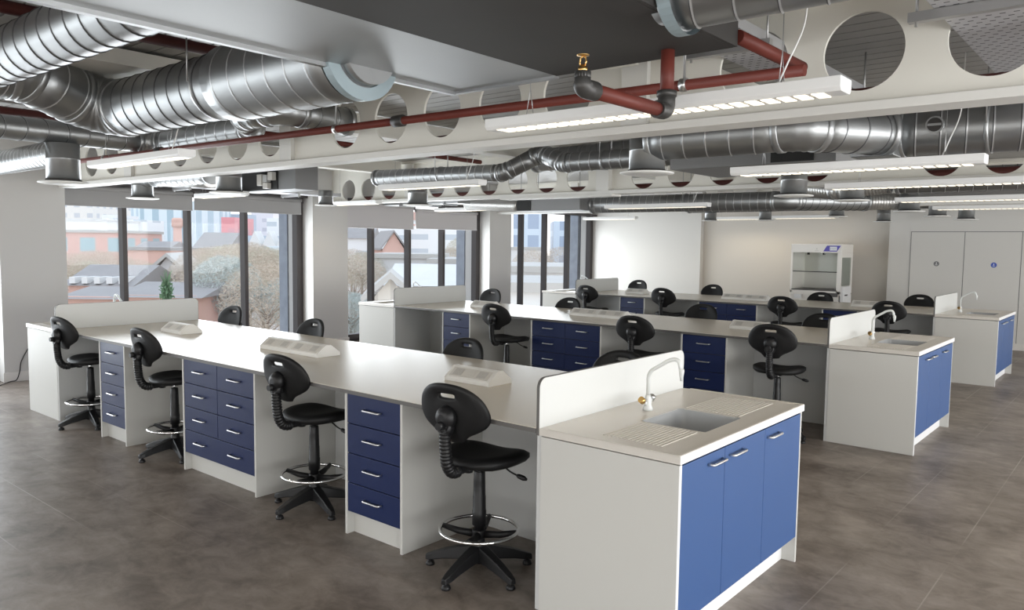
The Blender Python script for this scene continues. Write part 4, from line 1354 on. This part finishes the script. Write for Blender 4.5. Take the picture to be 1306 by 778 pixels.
# ------------------------------------------------------------------ linear lights
LEN0 = 1.8
def make_light(ln):
    t = thing('pendant_light', '', 'ceiling light', group='suspended linear lights')
    h = ln / 2
    prof = [(-0.052, 0.004), (0.052, 0.004), (0.066, 0.02), (0.066, 0.062), (-0.066, 0.062), (-0.066, 0.02)]
    obj('light_housing', MB().prism(prof, 'x', -h, h), m_lighth, t, bevel=0.003)
    lc = MB()
    n = int(ln / 0.072)
    for q in range(n):
        c = -h + 0.06 + (ln - 0.12) * (q + 0.5) / n
        w = (ln - 0.12) / n * 0.34
        for (ya, yb) in ((-0.050, -0.006), (0.006, 0.050)):
            lc.box(c - w, c + w, ya, yb, 0.0005, 0.0035)
    obj('led_strip', lc, m_led, t)
    for s in (-1, 1):
        w = MB()
        w.sweep([(s * h * 0.72, -0.03, 0.062), (s * h * 0.72, 0, 0.20), (s * h * 0.72, 0, HC - 2.36)], 0.0018, 5)
        w.sweep([(s * h * 0.72, 0.03, 0.062), (s * h * 0.72, 0, 0.20)], 0.0018, 5)
        obj('suspension_wire', w, m_rod, t)
    w = MB().sweep(spline([(h * 0.70, 0.0, 0.06), (h * 0.74, 0.02, 0.16), (h * 0.80, 0.03, 0.30), (h * 0.82, 0.0, 0.45), (h * 0.82, 0, HC - 2.36)], 5, False), 0.004, 6)
    obj('supply_flex', w, m_wire, t)
    return t
l0 = {}
LIGHTS = [(-2.80, -0.98, 3.165, 2.372, 'in front of the first beam over the front bench'), (-6.90, -5.35, 2.78, 2.36, 'near the white column over the window end of the front bench'),
          (-6.80, -5.28, 5.82, 2.36, 'behind the first beam over the window side'), (-2.40, -0.80, 5.27, 2.272, 'behind the first beam over the middle aisle'),
          (-2.55, -0.4, 7.78, 2.335, 'just under the splice beam over the aisle'), (-2.56, -0.78, 10.45, 2.345, 'over the aisle beside the rear sink'),
          (-2.66, -0.9, 13.0, 2.36, 'over the aisle by the riser doors'), (-6.40, -4.75, 9.8, 2.31, 'over the front edge of the rear bench'),
          (-10.4, -9.0, 15.0, 2.36, 'far back near the third window'), (-10.3, -9.2, 8.3 - 0.5, 2.36, 'beside the narrow column'),
          (-10.4, -9.0, 10.2, 2.36, 'above the second window'), (-10.4, -9.2, 5.55, 2.36, 'above the first window'), (-7.6, -6.3, 15.9, 2.36, 'by the step in the far wall'), (-6.2, -4.9, 15.7, 2.36, 'above the fume hood')]
for (xa, xb, y_, z, lab) in LIGHTS:
    lab = 'suspended white linear light ' + lab
    key = round(xb - xa, 1)
    loc = ((xa + xb) / 2, y_, z)
    if key not in l0:
        o = l0[key] = make_light(xb - xa); o.location = loc; o['label'] = lab
    else:
        dup(l0[key], lab, loc)


# ------------------------------------------------------------------ cable trays
def cable_tray(label, x0, x1, y0, y1, z, struts):
    t = thing('cable_tray', label, 'cable tray', ((x0 + x1) / 2, y0, z))
    w = (x1 - x0) / 2; L_ = y1 - y0
    obj('tray_floor', MB().box(-w, w, 0, L_, 0, 0.003), m_trayfloor, t)
    obj('tray_side', MB().box(-w - 0.003, -w, 0, L_, 0, 0.05), m_tray, t)
    obj('tray_side', MB().box(w, w + 0.003, 0, L_, 0, 0.05), m_tray, t)
    for sy in struts:
        s = obj('support_strut', MB().box(-w - 0.10, w + 0.05, sy - y0 - 0.02, sy - y0 + 0.02, -0.042, -0.002), m_rod, t)
        for sx_ in (-w - 0.07, w + 0.03):
            obj('hanger_rod', MB().cyl((sx_, sy - y0, -0.06), (sx_, sy - y0, HC - z), 0.006, 8), m_rod, s)
    return t
cable_tray('perforated cable tray passing through the first beam above the aisle', -0.78, -0.42, 2.72, 7.55, 2.76, [3.62, 6.2])
cable_tray('perforated cable tray beside the plenum box', -1.86, -1.56, 3.2, 5.7, 2.78, [3.72, 5.3])
cable_tray('flat cable tray along the front of the first window', -10.3, -10.0, 4.2, 7.7, 2.49, [5.2, 6.9])


# ------------------------------------------------------------------ city outside
GZ = -14.0
def at(px, py, D):
    d = fw + r2 * ((px - 653) / F_PX) - u2 * ((py - 389) / F_PX)
    return Vector((0, 0, CAMH)) + d * D
def tall(px0, px1, pytop, D):
    a = at(px0, pytop, D); b = at(px1, pytop, D)
    w = (b - a).to_2d().length
    c = (a + b) / 2
    return c, w, a.z

struct('ground', MB().box(-900, -14, -500, 900, GZ - 0.5, GZ), m_ground)

def block(name, label, px0, px1, pytop, D, depth, m, rot=0.0, roof=None, ridge=0, cat='building', parapet=None, base=None):
    c, w, top = tall(px0, px1, pytop, D)
    b0 = GZ if base is None else base
    t = thing(name, label, cat, (c.x, c.y, b0), YAW + rot)
    h = top - b0
    obj('wall', MB().box(-w / 2, w / 2, 0, depth, 0, h), m, t)
    if parapet is not None:
        obj('roof_edge', MB().box(-w / 2 - 0.3, w / 2 + 0.3, -0.3, depth + 0.3, h, h + max(0.5, w * 0.03)), parapet, t)
    if roof is not None:
        o = 0.5
        if ridge >= 0:   # ridge across the view
            rf = MB().prism([(-o, h - 0.1), (depth + o, h - 0.1), (depth / 2, h + ridge)], 'x', -w / 2 - o, w / 2 + o)
        else:            # gable towards the camera
            rf = MB()
            hh = -ridge
            for s in (-1, 1):
                rf.prism([(s * (w / 2 + o), h - 0.15), (0, h + hh), (0, h + hh + 0.35), (s * (w / 2 + o), h + 0.2)], 'y', -o, depth + o)
            obj('gable_wall', MB().prism([(-w / 2, h - 0.02), (w / 2, h - 0.02), (0, h + hh)], 'y', 0, 0.3), m, t)
        obj('roof', rf, roof, t)
    return t

# far towers and blocks
block('office_tower', 'cream block of flats on the skyline beside the white column', 70, 118, 258, 300, 30, m_cream)
block('office_tower', 'blue grey glazed block on the skyline', 122, 156, 262, 330, 30, m_glasst2)
block('office_block', 'long white low office with window bands behind the brick building', 60, 136, 281, 210, 20, m_whiteb, parapet=m_render)
block('office_block', 'tall white block beside the dark mullion', 130, 150, 274, 250, 14, m_whiteb)
block('brick_building', 'red brick building with teal windows', 50, 153, 296, 150, 18, m_brick, parapet=m_paleroof)
block('office_block', 'white block left of the glass tower', 158, 182, 280, 228, 14, m_whiteb)
block('office_tower', 'pale blue glass tower behind the chimney', 178, 246.8, 256, 290, 12, m_glasst)
block('office_tower', 'pale glass tower beside the red building', 247, 282, 256, 290, 10, m_glasst2)
block('office_block', 'bright red building on the skyline', 282, 299, 277, 270, 20, m_redb)
block('office_block', 'blue grey block behind the red building', 292, 316, 273, 303, 10, m_bluegrey)
block('office_tower', 'lilac slab block with rows of windows', 320, 348, 255, 335, 20, m_slab)
block('office_block', 'white block beside the lilac slab', 340, 392, 278, 270, 25, m_whiteb)
block('office_block', 'low teal glazed building behind the bare trees', 336, 380, 314, 170, 12, m_glasst, base=-14)
block('office_block', 'long grey shed below the red building', 285, 350, 300, 240, 20, m_bluegrey)
# zig-zag roof lights
z = thing('sawtooth_building', 'white building with zigzag roof in the end pane', 'building', tuple(at(352, 306, 215)), YAW)
for q in range(4):
    obj('roof_tooth', MB().prism([(-8 + q * 4, -2), (-4 + q * 4, -2), (-6 + q * 4, 2.4)], 'y', 0, 6), m_render, z)
obj('wall', MB().box(-8, 8, 0, 6, -16, -2), m_render, z)
# chimney
c = at(226, 278, 165)
t = thing('brick_chimney', 'tall orange brick chimney in front of the glass tower', 'chimney', (c.x, c.y, GZ), YAW)
hh = c.z - GZ
obj('shaft', MB().sweep([(0, 0, 0), (0, 0, hh - 2.0)], [1.25, 0.85], 20), m_brickp, t)
obj('cap', MB().sweep([(0, 0, hh - 2.0), (0, 0, hh - 1.8), (0, 0, hh - 0.4), (0, 0, hh)], [0.95, 1.15, 1.15, 0.9], 20), m_brickp, t)
obj('plinth', MB().prism([(-3.2, 0), (3.2, 0), (3.2, 10.0), (0, 12.6), (-3.2, 10.0)], 'y', -2.2, 2.2), m_palegrey, t)
# brick terraces and roofs nearer
block('terrace_house', 'dark roofed terrace in front of the glass tower', 172, 212, 317, 145, 10, m_brickp, roof=m_slate, ridge=1.4)
block('terrace_house', 'brick house with hipped slate roof below the pale tower', 250, 290, 315, 135, 10, m_brickp, roof=m_slate, ridge=2.6)
block('brick_warehouse', 'long low orange brick warehouse beyond the trees', 160, 250, 319, 120, 12, m_brickp, parapet=m_slate)
block('gable_house', 'pale grey gabled house behind the conifer', 203, 224, 341, 72, 9, m_palegrey, roof=m_paleroof, ridge=-1.0, rot=R(12))
block('flat_roof_shed', 'white flat roofed shed beside the gabled house', 222, 250, 346, 70, 8, m_render, parapet=m_paleroof)
t = block('dormer_house', 'slate roofed building with white dormers', 88, 166, 362, 60, 8, m_brickp, roof=m_slate, ridge=1.4)
for q in range(5):
    dm = MB().box(-2.05 + q * 0.9 - 0.25, -1.6 + q * 0.9 - 0.25, -0.3, 1.6, 0, 0)
    cx = -1.9 + q * 0.95
    hz_ = at(100, 362, 60).z - GZ
    obj('dormer', MB().box(cx - 0.22, cx + 0.22, -0.4, 2.0, hz_ + 0.05, hz_ + 0.55), m_render, t)
block('slate_roof_house', 'long slate roof below the conifer', 158, 250, 376, 42, 7, m_brickp, roof=m_slate, ridge=0.55)
block('slate_roof_house', 'small slate roof with brick chimney stack below the dormers', 84, 156, 378, 44, 7, m_brickp, roof=m_slate, ridge=0.4)
# second window
block('brick_building', 'red brick block beyond the narrow column', 440, 470, 279, 210, 15, m_brickp, parapet=m_slate)
block('terrace_house', 'white rendered houses beyond the bare trees', 436, 472, 303, 150, 10, m_whiteb, roof=m_slate, ridge=2.0)
block('office_block', 'long white office terrace on the far slope', 470, 530, 282, 260, 20, m_whiteb, parapet=m_render)
block('brick_building', 'red brown block above the white terrace', 500, 540, 270, 320, 20, m_brickp)
block('gable_house', 'red brick church like house in the second window', 488, 516, 318, 135, 12, m_brickp, roof=m_slate, ridge=-3.0, rot=R(20))
block('office_block', 'wide white building with pink band', 524, 600, 288, 225, 14, m_whiteb, parapet=m_brickp)
block('office_tower', 'blue tinted building at the edge of the second window', 566, 612, 272, 310, 20, m_lattice)
block('flat_roof_shed', 'grey flat roofed sheds below the white building', 476, 560, 329, 85, 10, m_palegrey, parapet=m_paleroof)
block('flat_roof_shed', 'low white roofed shed beside the trees', 548, 640, 336, 80, 12, m_render, parapet=m_paleroof)
block('barn', 'long barn with pale grey pitched roof', 500, 640, 362, 52, 9, m_palegrey, roof=m_palegrey, ridge=1.25)
block('barn', 'timber gabled barn end below the pale roof', 474, 522, 382, 40, 5, m_timber, roof=m_paleroof, ridge=-1.1, rot=R(8))
# third window
block('office_tower', 'blue lattice fronted tower in the third window', 655, 692, 268, 260, 30, m_lattice)
block('office_tower', 'slim blue lattice tower between two mullions', 706, 722, 282, 280, 25, m_lattice)
block('office_tower', 'blue lattice tower by the end pier', 726, 748, 284, 280, 25, m_lattice)
block('flat_roof_shed', 'white roofed building below the lattice tower', 650, 694, 318, 160, 12, m_render, parapet=m_paleroof)
block('flat_roof_shed', 'bleached flat roof filling the foot of the third window', 640, 760, 347, 62, 14, m_palegrey, parapet=m_paleroof)
block('flat_roof_shed', 'white roof nearest the third window', 630, 770, 372, 40, 9, m_render, parapet=m_paleroof)

# trees
def make_tree(label, m, crown, h, rad, n, group, seed, leaf=0.15, conifer=False):
    rnd = random.Random(seed)
    t = thing('bare_tree' if not conifer else 'conifer_tree', label, 'tree', group=group)
    tr = MB().sweep([(0, 0, -11), (0.1, 0, h * 0.35), (0, 0.1, h * 0.6)], [0.28, 0.2, 0.1], 8)
    for q in range(16):
        a = rnd.uniform(0, 2 * PI); z0 = h * rnd.uniform(0.30, 0.5); L_ = rad * rnd.uniform(0.6, 0.95)
        tr.sweep([(0, 0, z0), (math.cos(a) * L_ * 0.5, math.sin(a) * L_ * 0.5, z0 + L_ * 0.4), (math.cos(a) * L_, math.sin(a) * L_, z0 + L_ * 0.6)], [0.09, 0.05, 0.02], 5)
    obj('trunk', tr, m_trunk, t)
    cr = MB()
    for q in range(n):
        while True:
            p = Vector((rnd.uniform(-1, 1), rnd.uniform(-1, 1), rnd.uniform(-1, 1)))
            if p.length < 1: break
        p = p.normalized() * (p.length ** 0.55)
        if conifer:
            zz = rnd.random(); a = rnd.uniform(0, 2 * PI); r_ = rad * (1 - zz) * rnd.uniform(0.5, 1)
            c = Vector((math.cos(a) * r_, math.sin(a) * r_, h * 0.1 + zz * h * 0.9))
        else:
            c = Vector((p.x * rad, p.y * rad, h * 0.62 + p.z * h * 0.36))
        u = Vector((rnd.uniform(-1, 1), rnd.uniform(-1, 1), rnd.uniform(-0.2, 1))).normalized() * leaf * rnd.uniform(0.6, 1.6)
        v = u.cross(Vector((rnd.uniform(-1, 1), rnd.uniform(-1, 1), rnd.uniform(-1, 1)))).normalized() * leaf * 0.16
        cr.add([c - u - v, c - u + v, c + u + v * 0.4, c + u - v * 0.4], [(0, 1, 2, 3)])
    obj('crown', cr, m, t)
    return t
protos = [make_tree('brown leafless tree in front of the buildings', m_twig, 0, 12, 5.0, 9000, 'brown leafless trees outside', 1),
          make_tree('olive tinged leafless tree outside the window', m_twig2, 0, 11, 4.6, 9000, 'olive tinged leafless trees outside', 2),
          make_tree('grey green bushy tree outside the window', m_twig3, 0, 8.5, 3.4, 9000, 'grey green bushy trees outside', 3, 0.15)]
placed = [0, 0, 0]
TREES = [(95, 335, 95, 0, 1.0), (120, 330, 100, 0, 1.0), (142, 332, 92, 0, 1.0), (100, 350, 78, 0, .9), (128, 352, 80, 0, .8), (175, 340, 100, 0, .9), (192, 345, 95, 1, .8), (178, 356, 80, 0, .6), (90, 340, 84, 0, .8), (112, 342, 88, 1, .8), (150, 343, 82, 0, .8), (240, 350, 62, 0, .8), (215, 340, 100, 0, .7),
         (255, 330, 85, 0, 1.0), (275, 326, 90, 0, 1.1), (295, 325, 88, 1, 1.1), (318, 322, 90, 0, 1.1), (340, 330, 85, 1, 1.1), (362, 335, 80, 0, 1.1), (260, 352, 62, 0, .9), (285, 350, 60, 1, 1.0), (310, 355, 58, 0, 1.0), (335, 352, 60, 1, 1.0), (360, 356, 58, 0, 1.0),
         (288, 366, 46, 2, 1.0), (265, 385, 44, 0, .8), (310, 388, 42, 1, .8), (340, 385, 42, 0, .8), (365, 385, 44, 2, .8),
         (448, 330, 90, 0, 1.1), (462, 335, 85, 1, 1.0), (452, 365, 55, 0, .9), (448, 400, 42, 2, .7), (578, 312, 120, 1, 1.2), (595, 312, 115, 1, 1.2), (560, 316, 130, 0, 1.0), (582, 326, 100, 0, .9),
         (660, 332, 110, 0, 1.2), (680, 330, 115, 0, 1.2), (700, 326, 120, 1, 1.2), (715, 326, 118, 0, 1.2), (735, 325, 118, 1, 1.2), (750, 326, 118, 0, 1.2)]
for i_, (px, pyc, D, kd, s) in enumerate(TREES):
    if D > 100 and i_ % 2: continue
    D += (i_ % 3) * D * 0.07
    c = at(px, pyc, D)
    hgt = (12, 11, 8.5)[kd] * s
    # crown centre at pyc; let the trunk stand on the ground
    sc_ = s
    zb_ = c.z - hgt * 0.62
    s *= 0.62
    base = (c.x, c.y, c.z - (12, 11, 8.5)[kd] * 0.62 * s)
    pr = protos[kd]
    if not placed[kd]:
        o = pr; placed[kd] = 1
        o.location = base
    else:
        o = dup(pr, pr['label'], base, random.uniform(0, 6.28))
    o.scale = (s, s, s * (0.8 if D > 70 else 1.0))
cf = make_tree('small dark green conifer in front of the gabled house', m_conif, 0, 8, 1.5, 1500, None, 5, 0.3, True)
c = at(213, 385, 38)
cf.location = (c.x, c.y, GZ); top = at(213, 358, 38).z
cf.scale = (0.8, 0.8, (top - GZ) / 8.0)

# ------------------------------------------------------------------ world and lamps
w = bpy.data.worlds.new('overcast_sky')
scene.world = w
w.use_nodes = True
nt = w.node_tree
bg = nt.nodes['Background']
tc = nt.nodes.new('ShaderNodeTexCoord')
sp = nt.nodes.new('ShaderNodeSeparateXYZ')
nt.links.new(tc.outputs['Generated'], sp.inputs[0])
cr = nt.nodes.new('ShaderNodeValToRGB')
cr.color_ramp.elements[0].position = 0.0
cr.color_ramp.elements[0].color = (0.98, 0.98, 0.97, 1)
cr.color_ramp.elements[1].position = 0.5
cr.color_ramp.elements[1].color = (0.72, 0.84, 1.0, 1)
nt.links.new(sp.outputs['Z'], cr.inputs[0])
nt.links.new(cr.outputs[0], bg.inputs['Color'])
bg.inputs['Strength'].default_value = 1.7


def area(name, loc, rot, sx_, sy_, power, col=(1, 1, 1)):
    l = bpy.data.lights.new(name, 'AREA')
    l.shape = 'RECTANGLE'; l.size = sx_; l.size_y = sy_
    l.energy = power; l.color = col
    o = bpy.data.objects.new(name, l)
    COL.objects.link(o)
    o.location = loc; o.rotation_euler = rot
    return o


# daylight through the window bays (lamps just inside the glass)
for (a, b, pw) in ((3.99, 7.78, 125), (8.5, 12.2, 120), (12.9, 16.4, 95), (-0.45, 3.24, 125), (-4.0, -1.2, 90)):
    area('window_daylight', (XW + 0.11, (a + b) / 2, 1.2), (0, R(-90), 0), 1.9, b - a - 0.3, pw, (0.90, 0.96, 1.0))
for (a, b, pw) in ((-3.6, 0.0, 150), (0.6, 4.2, 165), (4.8, 8.4, 155), (9.0, 12.6, 130), (13.2, 16.3, 100)):
    area('window_daylight', (XE - 0.1, (a + b) / 2, 1.4), (0, R(90), 0), 2.0, b - a - 0.2, pw, (0.99, 1.0, 1.0))
for (a, b, pw) in ((-10.9, -7.4, 18), (-6.8, -3.4, 48), (-2.8, 0.6, 48), (1.2, 4.2, 44)):  # added fill at the rear windows, aimed at bench fronts and beam webs
    area('window_daylight', ((a + b) / 2, YB + 0.1, 1.4), (R(90), 0, 0), b - a - 0.2, 2.0, pw, (1.0, 0.97, 0.92))
# glow of the linear lights
for (xa, xb, y_, z, lab) in LIGHTS:
    for q in (-0.25, 0.25):
        pl = bpy.data.lights.new('linear_light_lamp', 'SPOT')
        pl.energy = 8; pl.color = (1.0, 0.88, 0.70); pl.spot_size = R(160); pl.spot_blend = 0.6; pl.shadow_soft_size = 0.02
        po = bpy.data.objects.new('linear_light_lamp', pl); COL.objects.link(po)
        po.location = ((xa + xb) / 2 + q * (xb - xa), y_, z - 0.02)
# rows of lights behind the camera
for (x, y_) in ((-2, -0.5), (1.5, 3.0), (1.5, 6.0), (1.5, -1.0), (-6, -0.5), (1.5, 10.0)):
    area('linear_light_lamp', (x, y_, 2.36), (0, 0, 0), 1.7, 0.10, 14, (1.0, 0.92, 0.80))

scene.view_settings.view_transform = 'Standard'
scene.view_settings.look = 'None'
scene.view_settings.exposure = 0.12
scene.cycles.max_bounces = 10
scene.cycles.diffuse_bounces = 5
scene.cycles.glossy_bounces = 4
scene.cycles.transparent_max_bounces = 16
scene.cycles.use_denoising = True
scene.cycles.sample_clamp_indirect = 6.0
